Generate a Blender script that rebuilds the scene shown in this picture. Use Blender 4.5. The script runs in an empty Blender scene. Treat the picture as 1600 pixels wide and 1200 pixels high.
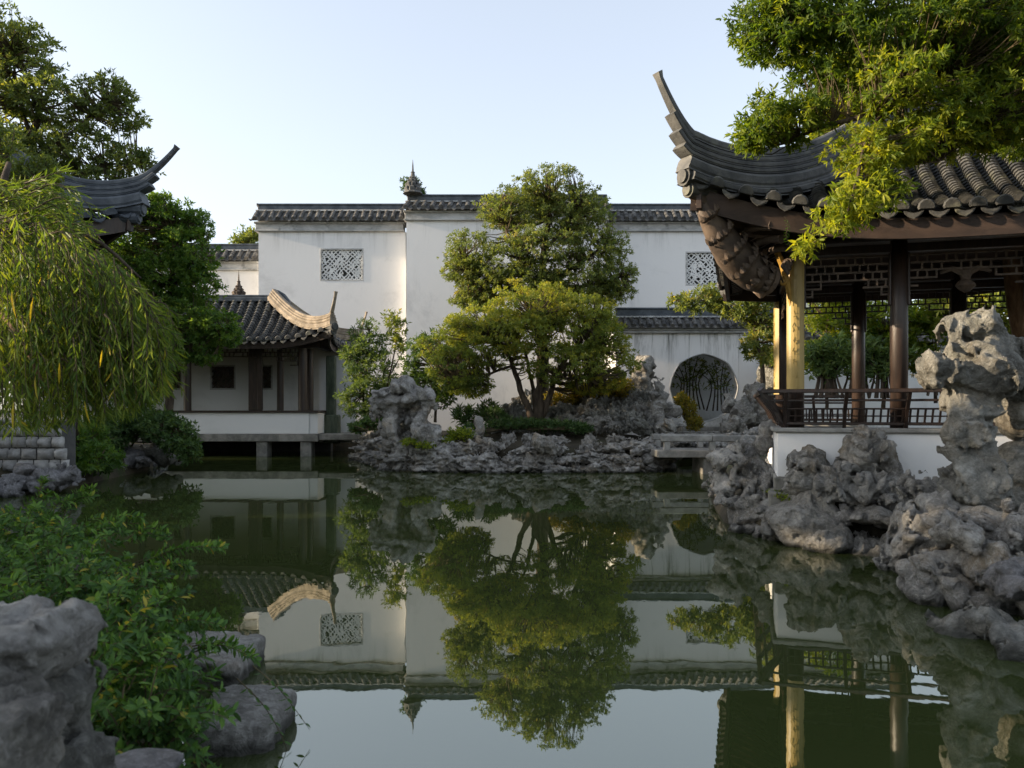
import bpy, math, random
import numpy as np
from mathutils import Vector, Matrix

random.seed(7)
RNG = np.random.default_rng(11)
PI = math.pi
scene = bpy.context.scene
COL = scene.collection

# ------------------------------------------------------------------ camera, sky, sun, exposure
CAM_Z, FPX, HORIZON = 1.6, 1244.0, 640.0
cam_data = bpy.data.cameras.new('camera')
cam = bpy.data.objects.new('camera', cam_data)
COL.objects.link(cam)
cam.location = (0, 0, CAM_Z)
cam.rotation_euler = (PI/2, 0, 0)
cam_data.sensor_width = 36.0
cam_data.lens = 36.0*FPX/1600
cam_data.shift_y = 40/1600
cam_data.clip_start = 0.05
cam_data.clip_end = 2000
cam_data.dof.use_dof = True
cam_data.dof.focus_distance = 16
cam_data.dof.aperture_fstop = 4.0
scene.camera = cam

SUN_EL, SUN_FRONT = 14.0, 2.0          # degrees: height, and how far in front of the wall plane
se, sa = math.radians(SUN_EL), math.radians(SUN_FRONT)
to_sun = Vector((-math.cos(se)*math.cos(sa), -math.cos(se)*math.sin(sa), math.sin(se)))
world = bpy.data.worlds.new('World')
scene.world = world
world.use_nodes = True
wn, wl = world.node_tree.nodes, world.node_tree.links
bg = wn['Background']
sky = wn.new('ShaderNodeTexSky')
sky.sky_type = 'NISHITA'
sky.sun_disc = False
sky.sun_elevation = se
sky.sun_rotation = math.atan2(to_sun.x, to_sun.y)
sky.air_density = 1.0
sky.dust_density = 1.8
sky.ozone_density = 2.2
gam = wn.new('ShaderNodeGamma'); gam.inputs['Gamma'].default_value = .62      # a hazy, even evening sky
hsv = wn.new('ShaderNodeHueSaturation'); hsv.inputs['Saturation'].default_value = .62; hsv.inputs['Hue'].default_value = .508
wl.new(sky.outputs[0], gam.inputs[0]); wl.new(gam.outputs[0], hsv.inputs['Color']); wl.new(hsv.outputs[0], bg.inputs[0])
bg.inputs[1].default_value = 0.14
sun_data = bpy.data.lights.new('sun', 'SUN')
sun_data.energy = 2.6
sun_data.angle = math.radians(0.6)
sun_data.color = (1.0, 0.80, 0.56)
sun = bpy.data.objects.new('sun', sun_data)
sun.rotation_euler = (-to_sun).to_track_quat('-Z', 'Y').to_euler()
COL.objects.link(sun)
vs = scene.view_settings
vs.view_transform = 'Standard'
vs.look = 'None'
vs.gamma = 1
vs.use_curve_mapping = False
vs.exposure = 2.05
scene.render.engine = 'CYCLES'
scene.cycles.max_bounces = 8
scene.cycles.transparent_max_bounces = 4
scene.cycles.caustics_reflective = False
scene.cycles.caustics_refractive = False

# ------------------------------------------------------------------ helpers
def P(px, py, d):
    """the place seen at that spot of the photograph, d metres away"""
    return Vector(((px-800)/FPX*d, d, CAM_Z+(HORIZON-py)/FPX*d))

def V(*a): return np.array(a, float)

def norm(a):
    return a/np.maximum(np.linalg.norm(a, axis=-1, keepdims=True), 1e-9)

class MB:
    def __init__(s):
        s.v, s.f, s.n = [], [], 0
    def add(s, verts, faces):
        verts = np.asarray(verts, float).reshape(-1, 3)
        s.v.append(verts)
        s.f.extend([tuple(int(i)+s.n for i in f) for f in faces])
        s.n += len(verts)
        return s
    def box(s, x0, x1, y0, y1, z0, z1):
        return s.add([(x0,y0,z0),(x1,y0,z0),(x1,y1,z0),(x0,y1,z0),(x0,y0,z1),(x1,y0,z1),(x1,y1,z1),(x0,y1,z1)],
                     [(0,3,2,1),(4,5,6,7),(0,1,5,4),(1,2,6,5),(2,3,7,6),(3,0,4,7)])
    def bar(s, a, b, w, h, up=(0,0,1)):
        a, b = np.array(a, float), np.array(b, float)
        t = norm(b-a); u = np.array(up, float)
        sd = np.cross(t, u)
        if np.linalg.norm(sd) < 1e-6: sd = np.cross(t, V(1,0,0))
        sd = norm(sd); u = np.cross(sd, t)
        c = [(-1,-1),(1,-1),(1,1),(-1,1)]
        vs_ = [a+sd*w/2*x+u*h/2*y for x, y in c]+[b+sd*w/2*x+u*h/2*y for x, y in c]
        return s.add(vs_, [(3,2,1,0),(4,5,6,7),(0,1,5,4),(1,2,6,5),(2,3,7,6),(3,0,4,7)])
    def tube(s, path, rad, seg=8, cap=True):
        path = np.array(path, float); n = len(path)
        rad = np.broadcast_to(np.array(rad, float), (n,))
        tan = np.gradient(path, axis=0); tan = norm(tan)
        ref = V(0,0,1) if abs(tan[0][2]) < .9 else V(1,0,0)
        a = norm(np.cross(tan[0], ref)); vs_ = []
        for i in range(n):
            a = a-tan[i]*np.dot(a, tan[i]); a = norm(a); b = np.cross(tan[i], a)
            th = np.arange(seg)*2*PI/seg
            vs_.append(path[i]+rad[i]*(np.cos(th)[:,None]*a+np.sin(th)[:,None]*b))
        fs = [(i*seg+k, i*seg+(k+1)%seg, (i+1)*seg+(k+1)%seg, (i+1)*seg+k) for i in range(n-1) for k in range(seg)]
        if cap: fs += [tuple(range(seg-1,-1,-1)), tuple((n-1)*seg+k for k in range(seg))]
        return s.add(np.concatenate(vs_), fs)
    def sweep(s, path, prof, side=None, scale=None):
        """profile of (across, up) points swept along the path, kept upright"""
        path = np.array(path, float); n = len(path); m = len(prof)
        tan = norm(np.gradient(path, axis=0)); vs_ = []
        for i in range(n):
            sd = norm(np.cross(tan[i], V(0,0,1))) if side is None else np.array(side, float)
            up = norm(np.cross(sd, tan[i])); k = 1 if scale is None else scale[i]
            vs_ += [path[i]+sd*x*k+up*y*k for x, y in prof]
        fs = [(i*m+k, i*m+(k+1)%m, (i+1)*m+(k+1)%m, (i+1)*m+k) for i in range(n-1) for k in range(m)]
        fs += [tuple(range(m-1,-1,-1)), tuple((n-1)*m+k for k in range(m))]
        return s.add(vs_, fs)
    def lathe(s, c, prof, seg=12):
        c = np.array(c, float); th = np.arange(seg)*2*PI/seg; vs_ = []
        for r, z in prof:
            vs_.append(c+np.stack([r*np.cos(th), r*np.sin(th), np.full(seg, z)], 1))
        n = len(prof)
        fs = [(i*seg+k, i*seg+(k+1)%seg, (i+1)*seg+(k+1)%seg, (i+1)*seg+k) for i in range(n-1) for k in range(seg)]
        fs += [tuple(range(seg-1,-1,-1)), tuple((n-1)*seg+k for k in range(seg))]
        return s.add(np.concatenate(vs_), fs)
    def prism(s, poly, y0, y1):
        """outline in (x, z) between two depths"""
        n = len(poly)
        return s.add([(x,y0,z) for x, z in poly]+[(x,y1,z) for x, z in poly],
                     [tuple(range(n)), tuple(range(2*n-1,n-1,-1))]+[(i,i+n,(i+1)%n+n,(i+1)%n) for i in range(n)])
    def grid(s, g):
        g = np.asarray(g, float); a, b = g.shape[:2]
        return s.add(g.reshape(-1,3), [(i*b+j, i*b+j+1, (i+1)*b+j+1, (i+1)*b+j) for i in range(a-1) for j in range(b-1)])
    def mesh(s, name):
        me = bpy.data.meshes.new(name)
        if s.n: me.from_pydata(np.concatenate(s.v).tolist(), [], s.f)
        return me

def np_mesh(name, verts, faces, smooth=True):
    """faces: (n,3) or (n,4) array"""
    me = bpy.data.meshes.new(name)
    verts = np.ascontiguousarray(verts, np.float32); faces = np.ascontiguousarray(faces, np.int32)
    n, k = faces.shape
    me.vertices.add(len(verts)); me.vertices.foreach_set('co', verts.ravel())
    me.loops.add(n*k); me.loops.foreach_set('vertex_index', faces.ravel())
    me.polygons.add(n); me.polygons.foreach_set('loop_start', np.arange(n, dtype=np.int32)*k)
    me.polygons.foreach_set('loop_total', np.full(n, k, np.int32))
    me.polygons.foreach_set('use_smooth', np.full(n, smooth))
    me.update(calc_edges=True)
    return me

def link(name, me, mat=None, parent=None, loc=None, world=True, smooth=False, bevel=0, seg=1):
    """one object; with world=True its mesh is in world coordinates and the parent is only moved, not turned"""
    o = bpy.data.objects.new(name, me)
    COL.objects.link(o)
    if mat is not None and len(me.materials) == 0: me.materials.append(mat)
    if smooth:
        me.polygons.foreach_set('use_smooth', [True]*len(me.polygons))
    if parent is not None:
        o.parent = parent
        if world and loc is None: loc = tuple(-x for x in wloc(parent))
    if loc is not None: o.location = loc
    if bevel:
        m = o.modifiers.new('edge', 'BEVEL'); m.width = bevel; m.segments = seg; m.limit_method = 'ANGLE'; m.angle_limit = math.radians(40)
    return o

def wloc(o):
    v = Vector(o.location); p = o.parent
    while p is not None:
        v = v+Vector(p.location); p = p.parent
    return v

def obj(name, mb, mat, parent=None, **k):
    return link(name, mb.mesh(name), mat, parent, **k)

def tag(o, label=None, cat=None, group=None, kind=None):
    for k, v in (('label', label), ('category', cat), ('group', group), ('kind', kind)):
        if v: o[k] = v
    return o

def thing(name, label, cat, loc=(0,0,0), rz=0, group=None):
    o = bpy.data.objects.new(name, None)
    o.empty_display_size = .2
    COL.objects.link(o); o.location = loc; o.rotation_euler = (0,0,rz)
    return tag(o, label, cat, group)

def copies(o, parent, locs, rots=None, scales=None):
    """o stands at the first place, its copies at the rest"""
    for i, l in enumerate(locs):
        c = o
        if i:
            c = o.copy(); COL.objects.link(c); c.parent = parent
        c.location = l
        if rots is not None: c.rotation_euler = rots[i]
        if scales is not None: c.scale = scales[i]

# ------------------------------------------------------------------ noise
_perm = np.random.default_rng(3).permutation(256); _perm = np.concatenate([_perm, _perm, _perm])
_grad = norm(np.random.default_rng(4).normal(size=(256,3)))
def perlin(p):
    p = np.asarray(p, np.float64); i = np.floor(p).astype(int); f = p-i; i &= 255
    u = f*f*f*(f*(f*6-15)+10)
    def g(dx, dy, dz):
        h = _perm[_perm[_perm[i[...,0]+dx]+i[...,1]+dy]+i[...,2]+dz]
        gr = _grad[h & 255]
        return gr[...,0]*(f[...,0]-dx)+gr[...,1]*(f[...,1]-dy)+gr[...,2]*(f[...,2]-dz)
    def lp(a, b, t): return a+(b-a)*t
    x0 = lp(lp(g(0,0,0), g(1,0,0), u[...,0]), lp(g(0,1,0), g(1,1,0), u[...,0]), u[...,1])
    x1 = lp(lp(g(0,0,1), g(1,0,1), u[...,0]), lp(g(0,1,1), g(1,1,1), u[...,0]), u[...,1])
    return lp(x0, x1, u[...,2])

def worley(p):
    """nearest and second nearest distance to one jittered point per cell"""
    i = np.floor(p).astype(int); f1 = np.full(p.shape[:-1], 9.); f2 = f1.copy()
    for dx in (-1,0,1):
        for dy in (-1,0,1):
            for dz in (-1,0,1):
                c = i+(dx,dy,dz); h = _perm[_perm[_perm[c[...,0]&255]+(c[...,1]&255)]+(c[...,2]&255)]&255
                d = np.linalg.norm(c+.5+_grad[h]*.42-p, axis=-1)
                f2 = np.minimum(f2, np.maximum(f1, d)); f1 = np.minimum(f1, d)
    return f1, f2

def smooth01(x): x = np.clip(x, 0, 1); return x*x*(3-2*x)

# ------------------------------------------------------------------ materials
class Nodes:
    def __init__(s, name):
        s.m = bpy.data.materials.new(name); s.m.use_nodes = True
        s.t = s.m.node_tree; s.b = s.t.nodes['Principled BSDF']; s.out = s.t.nodes['Material Output']
    def n(s, typ, **k):
        x = s.t.nodes.new(typ)
        for a, b in k.items(): setattr(x, a, b)
        return x
    def l(s, a, b): s.t.links.new(a, b)
    def pos(s, scale=(1,1,1), coord='pos'):
        src = s.n('ShaderNodeNewGeometry').outputs['Position'] if coord == 'pos' else s.n('ShaderNodeTexCoord').outputs['Object']
        mp = s.n('ShaderNodeMapping'); mp.inputs['Scale'].default_value = scale
        s.l(src, mp.inputs['Vector']); return mp.outputs[0]
    def noise(s, scale, detail=4, rough=.55, vec=None, dist=0):
        x = s.n('ShaderNodeTexNoise'); x.inputs['Scale'].default_value = scale
        x.inputs['Detail'].default_value = detail; x.inputs['Roughness'].default_value = rough; x.inputs['Distortion'].default_value = dist
        if vec is not None: s.l(vec, x.inputs['Vector'])
        return x.outputs['Fac']
    def ramp(s, fac, stops):
        x = s.n('ShaderNodeValToRGB'); cr = x.color_ramp
        while len(cr.elements) < len(stops): cr.elements.new(.5)
        for e, (p, c) in zip(cr.elements, stops):
            e.position = p; e.color = (*c, 1) if len(c) == 3 else c
        s.l(fac, x.inputs[0]); return x.outputs[0]
    def maprange(s, v, a, b, c=0, d=1):
        x = s.n('ShaderNodeMapRange'); x.interpolation_type = 'SMOOTHSTEP'
        for i, y in zip((1,2,3,4), (a,b,c,d)): x.inputs[i].default_value = y
        s.l(v, x.inputs[0]); return x.outputs[0]
    def math(s, op, a, b=None):
        x = s.n('ShaderNodeMath', operation=op)
        for i, y in enumerate((a, b)):
            if y is None: continue
            if isinstance(y, (int, float)): x.inputs[i].default_value = y
            else: s.l(y, x.inputs[i])
        return x.outputs[0]
    def mix(s, fac, a, b, mode='MIX'):
        x = s.n('ShaderNodeMix', data_type='RGBA', blend_type=mode)
        for sock, y in ((x.inputs[0], fac), (x.inputs[6], a), (x.inputs[7], b)):
            if isinstance(y, (int, float)): sock.default_value = y
            elif isinstance(y, tuple): sock.default_value = (*y, 1)
            else: s.l(y, sock)
        return x.outputs[2]
    def z(s):
        x = s.n('ShaderNodeSeparateXYZ'); s.l(s.n('ShaderNodeNewGeometry').outputs['Position'], x.inputs[0]); return x.outputs
    def bump(s, h, strength, dist, prev=None):
        x = s.n('ShaderNodeBump'); x.inputs['Strength'].default_value = strength; x.inputs['Distance'].default_value = dist
        s.l(h, x.inputs['Height'])
        if prev is not None: s.l(prev, x.inputs['Normal'])
        return x.outputs[0]
    def done(s, col=None, rough=.8, normal=None, spec=.3):
        if col is not None:
            if isinstance(col, tuple): s.b.inputs['Base Color'].default_value = (*col, 1)
            else: s.l(col, s.b.inputs['Base Color'])
        if isinstance(rough, (int, float)): s.b.inputs['Roughness'].default_value = rough
        else: s.l(rough, s.b.inputs['Roughness'])
        s.b.inputs['Specular IOR Level'].default_value = spec
        if normal is not None: s.l(normal, s.b.inputs['Normal'])
        return s.m

def rock_mat(name, dark, mid, light, tan, tan_amt=.5, moss=.3):
    k = Nodes(name); p = k.pos()
    a = k.noise(2.3, 8, .62, p, .4)
    col = k.ramp(a, [(.28, dark), (.5, mid), (.72, light)])
    b = k.noise(1.3, 5, .6, k.pos((1,1,1.3)), .6)
    col = k.mix(k.maprange(b, .52, .68, 0, tan_amt), col, tan)
    g = k.noise(3.1, 6, .65, k.pos((1,1,.8)))
    col = k.mix(k.maprange(g, .56, .72, 0, moss), col, (.06,.075,.025))
    f = k.noise(20, 8, .7, p, .8)
    col = k.mix(k.maprange(f, .45, .68, 0, .5), col, light, 'MIX')
    z = k.z()[2]
    col = k.mix(k.maprange(k.math('ADD', z, k.math('MULTIPLY', a, .09)), .07, .13, .75, 0), col, (.028,.03,.02))   # wet foot at the waterline
    col = k.mix(k.maprange(k.noise(17, 8, .7, p, 1.0), .34, .58, .35, 0), col, tuple(c*.55 for c in dark))
    h = k.math('ADD', k.noise(9, 10, .72, p, 1.2), k.math('MULTIPLY', k.math('ABSOLUTE', k.math('SUBTRACT', k.noise(4.5, 6, .6, p, 1.5), .5)), 1.2))
    return k.done(col, .82, k.bump(h, 1.0, .12), .3)

M = {}
M['rock'] = rock_mat('limestone', (0.115,0.108,0.097), (0.345,0.330,0.301), (0.690,0.667,0.621), (0.391,0.299,0.184), .5)
M['rock_warm'] = rock_mat('tan limestone', (0.103,0.097,0.083), (0.310,0.293,0.259), (0.598,0.569,0.517), (0.437,0.322,0.184), .5, .3)
M['rock_blue'] = rock_mat('blue grey stone', (0.100,0.098,0.100), (0.231,0.225,0.225), (0.488,0.475,0.475), (0.338,0.288,0.225), .35, .15)
M['rock_olive'] = rock_mat('olive grey limestone', (0.081,0.079,0.069), (0.241,0.237,0.209), (0.494,0.483,0.437), (0.391,0.287,0.161), .3, .35)

def plaster(name, base, streak=0.0, ztop=0.0, grime=.5, zfoot=None):
    k = Nodes(name)
    a = k.noise(.5, 8, .7, k.pos((1,1,.7)), .8)
    col = k.mix(k.maprange(a, .50, .72, 0, grime*.75), base, tuple(c*.62 for c in base))
    b = k.noise(3.5, 8, .75, k.pos((1,1,.3)))
    col = k.mix(k.maprange(b, .6, .78, 0, grime*.5), col, (.33,.33,.31))
    c = k.noise(.21, 4, .6, k.pos((1.3,1,1)))
    col = k.mix(k.maprange(c, .45, .7, 0, .3*grime), col, (.62,.60,.58))
    z = k.z()[2]
    if streak:
        s = k.noise(1.5, 8, .75, k.pos((1.3,1.3,.11)), .6)
        m = k.math('MULTIPLY', k.maprange(s, .47, .66, 0, 1), k.maprange(z, ztop-2.0, ztop, 0, streak))
        col = k.mix(m, col, (.13,.13,.11))
    if zfoot is not None:
        s = k.noise(1.6, 6, .7, p := k.pos((1,1,.8)))
        col = k.mix(k.math('MULTIPLY', k.maprange(z, zfoot, zfoot+1.3, 1, 0), k.maprange(s, .4, .65, .1, .9)), col, (.25,.25,.22))
    h = k.noise(6, 8, .65, k.pos())
    return k.done(col, .88, k.bump(h, .25, .02), .2)

M['plaster'] = plaster('white plaster', (.78,.772,.76), .5, 9.9, .65)
M['plaster_low'] = plaster('streaked white plaster', (.79,.78,.765), .95, 4.7, .5, .8)
M['plaster_seat'] = plaster('parapet plaster', (.80,.79,.77), .0, 0, .3)
M['plaster_court'] = plaster('grey court plaster', (.74,.75,.74), .3, 5.0, .6, .6)

def simple(name, c0, c1, scale, rough=.8, bump=.4, bscale=20, bdist=.01, stretch=(1,1,1), spec=.3, coord='pos', extra=None):
    k = Nodes(name); p = k.pos(stretch, coord)
    n = k.noise(scale, 7, .65, p, .3)
    col = k.mix(k.maprange(n, .35, .68), c0, c1)
    if extra: col = k.mix(k.maprange(k.noise(extra[1], 5, .6, k.pos()), .55, .68, 0, extra[2]), col, extra[0])
    return k.done(col, rough, k.bump(k.noise(bscale, 6, .65, p), bump, bdist), spec)

M['tile'] = simple('grey roof tile', (.04,.042,.043), (.115,.113,.105), 4, .7, .5, 30, .01, extra=((.16,.16,.12), 3.5, .75))
M['tile_far'] = simple('weathered wall tile', (.05,.05,.05), (.16,.155,.145), 3, .8, .5, 14, .02, extra=((.28,.26,.22), 5, .5))
M['ridge'] = simple('grey ridge mortar', (.07,.072,.072), (.15,.148,.14), 3, .75, .5, 18, .015, extra=((.2,.2,.17), 4, .5))
M['ridge_pale'] = simple('pale ridge brick', (.17,.14,.105), (.34,.285,.22), 3, .8, .6, 16, .02, extra=((.14,.13,.11), 4, .5))
M['ridge_dark'] = simple('blue grey ridge tile', (.045,.055,.068), (.10,.115,.13), 3, .55, .4, 18, .01)
M['cornice'] = simple('weathered cornice', (.34,.345,.34), (.56,.56,.55), 1.6, .85, .4, 9, .02, (1,1,2.5), extra=((.17,.17,.16), 2.2, .7))
M['coping_stone'] = simple('grey coping stone', (.2,.195,.18), (.36,.35,.32), 4, .8, .5, 22, .015)
M['slab'] = simple('granite slab', (.15,.145,.13), (.30,.285,.255), 3, .8, .6, 26, .015, extra=((.10,.1,.08), 2, .5))
M['wood'] = simple('dark lacquered wood', (.020,.013,.010), (.046,.028,.020), 3, .40, .35, 16, .008, (6,6,.7), .5)
M['wood_brown'] = simple('brown carved wood', (.055,.040,.030), (.14,.102,.074), 4, .62, .5, 20, .01, (1,1,1), .4)
M['wood_soft'] = simple('red brown fascia wood', (.032,.021,.016), (.068,.044,.033), 2.2, .6, .4, 18, .008, (1,1,3), .4)
M['gold'] = simple('worn gilt board', (.31,.215,.06), (.41,.30,.10), 2.5, .42, .3, 30, .004, (3,3,.5), .5, extra=((.2,.13,.04), 3, .6))
M['gilt'] = simple('gilt carving', (.30,.17,.035), (.5,.31,.07), 6, .5, .5, 30, .006)
M['ink'] = simple('faded ink', (.27,.2,.06), (.34,.25,.07), 9, .7, .2, 30, .003)
M['lattice_white'] = simple('white lattice', (.6,.6,.58), (.74,.74,.72), 3, .85, .3, 20, .01)
M['shade_back'] = simple('dark recess', (.07,.07,.07), (.12,.12,.115), 2, .9, .3, 10, .01)  # dark grey stands in for the unlit room behind the lattices
M['dark_grey'] = simple('dark interior', (.05,.05,.05), (.09,.088,.085), 2, .8, .3, 10, .01)
M['bark'] = simple('brown bark', (.035,.026,.018), (.10,.075,.052), 5, .9, .9, 24, .02, (2,2,.5))
M['bark_warm'] = simple('warm tan bark', (.15,.09,.05), (.30,.19,.11), 5, .9, .9, 24, .02, (2,2,.5))
M['twig'] = simple('twig bark', (.05,.04,.022), (.13,.10,.055), 5, .85, .4, 30, .01)
M['earth'] = simple('dark soil', (.035,.03,.02), (.085,.07,.045), 1.2, .95, .8, 9, .05, extra=((.035,.05,.015), .9, .7))
M['stone_block'] = simple('grey wall block', (.24,.235,.225), (.44,.43,.41), 3, .85, .7, 18, .02, extra=((.09,.085,.08), 3, .5))
M['moss_post'] = simple('mossy green post', (.045,.06,.04), (.12,.14,.10), 4, .85, .5, 16, .01, (2,2,.4))

def leaf_mat(name, stops, trans=.45, rough=.5, spec=.25, thue=1.0):
    k = Nodes(name)
    at = k.n('ShaderNodeAttribute', attribute_name='tone')
    col = k.ramp(at.outputs['Fac'], stops)
    k.done(col, rough, None, spec)
    tr = k.n('ShaderNodeBsdfTranslucent')
    tc = k.mix(1.0, col, (1.9*thue, 1.75, .55), 'MULTIPLY')
    k.l(tc, tr.inputs['Color'])
    mx = k.n('ShaderNodeMixShader'); mx.inputs[0].default_value = trans
    k.l(k.b.outputs[0], mx.inputs[1]); k.l(tr.outputs[0], mx.inputs[2]); k.l(mx.outputs[0], k.out.inputs[0])
    return k.m

M['leaf_deep'] = leaf_mat('deep green leaf', [(0,(0.031,0.073,0.017)),(.5,(0.070,0.143,0.028)),(1,(0.148,0.227,0.043))])
M['leaf_mid'] = leaf_mat('olive green leaf', [(0,(0.054,0.084,0.029)),(.5,(0.121,0.163,0.051)),(.85,(0.212,0.242,0.072)),(1,(0.314,0.279,0.072))])
M['leaf_gold'] = leaf_mat('gold green leaf', [(0,(0.062,0.099,0.025)),(.45,(0.140,0.185,0.039)),(.82,(0.241,0.263,0.047)),(1,(0.370,0.336,0.056))])
M['leaf_bright'] = leaf_mat('bright yellow green leaf', [(0,(0.045,0.087,0.018)),(.4,(0.106,0.162,0.022)),(.75,(0.224,0.263,0.029)),(1,(0.358,0.370,0.039))], .55)  # yellow end paints the backlit leaves of the upper right trees
M['leaf_willow'] = leaf_mat('drooping yellow green leaf', [(0,(0.036,0.074,0.018)),(.5,(0.096,0.156,0.028)),(.9,(0.211,0.256,0.044)),(.97,(0.435,0.346,0.038)),(1,(0.461,0.320,0.045))], .45)
M['leaf_bush'] = leaf_mat('fresh green bush leaf', [(0,(0.025,0.062,0.017)),(.5,(0.062,0.138,0.030)),(.9,(0.138,0.248,0.048)),(1,(0.359,0.304,0.055))], .35)
M['leaf_dark'] = leaf_mat('dark shrub leaf', [(0,(0.024,0.055,0.017)),(.6,(0.055,0.104,0.031)),(1,(0.104,0.166,0.049))], .3)  # darkest leaf colour, for shrubs and ground cover
M['leaf_bamboo'] = leaf_mat('bamboo leaf', [(0,(0.043,0.080,0.032)),(.5,(0.102,0.160,0.058)),(1,(0.189,0.246,0.087))], .4)
M['leaf_amber'] = leaf_mat('amber autumn leaf', [(0,(.08,.095,.02)),(.5,(.19,.16,.03)),(1,(.40,.24,.04))], .5)
# ------------------------------------------------------------------ ground and water
POND = [(-1.5,1.6),(-1.55,3.6),(-2.3,5.4),(-3.3,7.0),(-5.9,8.0),(-7.4,10.4),(-9.3,13.8),(-10.5,15.2),(-9.0,15.7),(-9.6,20.8),(-10.6,24.6),(-13.5,26.5),(-13.5,31),(-5.6,31),
        (-5.3,26.8),(-3.6,21.4),(-3.0,20.6),(0,20.5),(3.7,20.6),(4.2,22),(4.4,26.4),(6.4,26.4),(6.0,22),(5.0,19.5),(3.6,14.5),(3.0,11.3),(3.3,9.9),
        (3.9,9.5),(4.8,9.2),(5.0,7.6),(5.0,6.6),(5.2,5.5),(5.6,4.6),(6.2,3.4),(6.2,1.6)]
def pond_dist(x, y):
    """signed distance to the pond's edge, positive on land"""
    p = np.stack([x, y], -1); best = np.full(x.shape, 1e9); inside = np.zeros(x.shape, bool)
    n = len(POND)
    for i in range(n):
        a, b = V(*POND[i]), V(*POND[(i+1) % n]); ab = b-a
        t = np.clip(((p-a)@ab)/(ab@ab), 0, 1)
        best = np.minimum(best, np.linalg.norm(p-a-t[...,None]*ab, axis=-1))
        c = (a[1] > y) != (b[1] > y)
        with np.errstate(divide='ignore', invalid='ignore'):
            inside ^= c & (x < (b[0]-a[0])*(y-a[1])/(b[1]-a[1]+1e-12)+a[0])
    return np.where(inside, -best, best)

def ground_z(x, y):
    x, y = np.asarray(x, float), np.asarray(y, float)
    s = pond_dist(x, y)
    n = perlin(np.stack([x*.55, y*.55, x*0], -1))*.10+perlin(np.stack([x*1.9, y*1.9, x*0+3], -1))*.035
    h = .58+n
    isl = np.exp(-(((x-.8)/3.2)**2+((y-24.6)/1.7)**2))
    h = h+.55*isl
    h = np.where((y < 9) & (x < 0), .42+n, h)
    h = h+.14*smooth01((y-26)/4)
    return -.9+(h+.9)*smooth01((s+.55)/.95)

def build_ground():
    xs = np.concatenate([[-900,-300,-120,-60,-36,-26], np.arange(-20,16.01,.16), [20,28,40,70,140,300,900]])
    ys = np.concatenate([[-900,-300,-80,-30,-10,-4], np.arange(-1,37.01,.16), [40,48,70,140,300,900]])
    gx, gy = np.meshgrid(xs, ys, indexing='ij')
    gz = ground_z(gx, gy)
    a, b = gx.shape
    idx = np.arange(a*b).reshape(a, b)
    f = np.stack([idx[:-1,:-1], idx[1:,:-1], idx[1:,1:], idx[:-1,1:]], -1).reshape(-1, 4)
    o = link('ground', np_mesh('ground', np.stack([gx,gy,gz],-1).reshape(-1,3), f), M['earth'])
    tag(o, 'dark soil banks round the garden pond', None, None, 'structure')
build_ground()

def water_mat():
    k = Nodes('pond water')
    tc = k.pos((1.0, .55, 1))
    h = k.math('ADD', k.noise(1.1, 2, .5, tc), k.math('MULTIPLY', k.noise(5.0, 3, .5, tc), .16))
    nm = k.bump(h, .2, .011)
    d = k.n('ShaderNodeBsdfDiffuse'); d.inputs['Color'].default_value = (.034,.046,.014,1)
    g = k.n('ShaderNodeBsdfGlossy'); g.inputs['Roughness'].default_value = .012; g.inputs['Color'].default_value = (.93,.95,.90,1)
    fr = k.n('ShaderNodeFresnel'); fr.inputs['IOR'].default_value = 3.4
    for x in (g, fr): k.l(nm, x.inputs['Normal'])
    mx = k.n('ShaderNodeMixShader'); k.l(fr.outputs[0], mx.inputs[0]); k.l(d.outputs[0], mx.inputs[1]); k.l(g.outputs[0], mx.inputs[2])
    k.l(mx.outputs[0], k.out.inputs[0])
    return k.m
mb = MB().add([(-17,.6,0),(10,.6,0),(10,34,0),(-17,34,0)], [(0,1,2,3)])
tag(obj('water', mb, water_mat()), 'still dark green pond water mirroring the garden', None, None, 'structure')

# ------------------------------------------------------------------ white walls with tiled copings
def arch(r, seg=6, a0=0, a1=PI):
    return [(r*math.cos(a0+(a1-a0)*i/seg), r*math.sin(a0+(a1-a0)*i/seg)) for i in range(seg+1)]

def barrel_mesh(name, p0, p1, r, steps=3, seg=7):
    """a short run of overlapping half-round tiles from the ridge p0 down to the eave p1, closed by a round end"""
    p0, p1 = np.array(p0, float), np.array(p1, float)
    m = MB(); t = norm(p1-p0); sd = V(1,0,0); up = norm(np.cross(sd, t));
    if up[2] < 0: up = -up
    vs_, fs = [], []; n = seg+1
    for k in range(steps):
        for e, rr in ((k/steps, r*.86), ((k+1)/steps, r)):
            c = p0+(p1-p0)*e
            vs_ += [c+sd*rr*math.cos(PI*i/seg)+up*rr*math.sin(PI*i/seg) for i in range(n)]
    for k in range(2*steps-1):
        fs += [(k*n+i, k*n+i+1, (k+1)*n+i+1, (k+1)*n+i) for i in range(seg)]
    m.add(vs_, fs)
    c = p1-t*.015
    m.add([c+sd*r*.98*math.cos(2*PI*i/12)+up*r*.98*math.sin(2*PI*i/12) for i in range(12)]+[c+t*.03+sd*r*.9*math.cos(2*PI*i/12)+up*r*.9*math.sin(2*PI*i/12) for i in range(12)],
          [tuple(range(12,24))]+[(i,(i+1)%12,(i+1)%12+12,i+12) for i in range(12)])
    return m.mesh(name)

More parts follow.
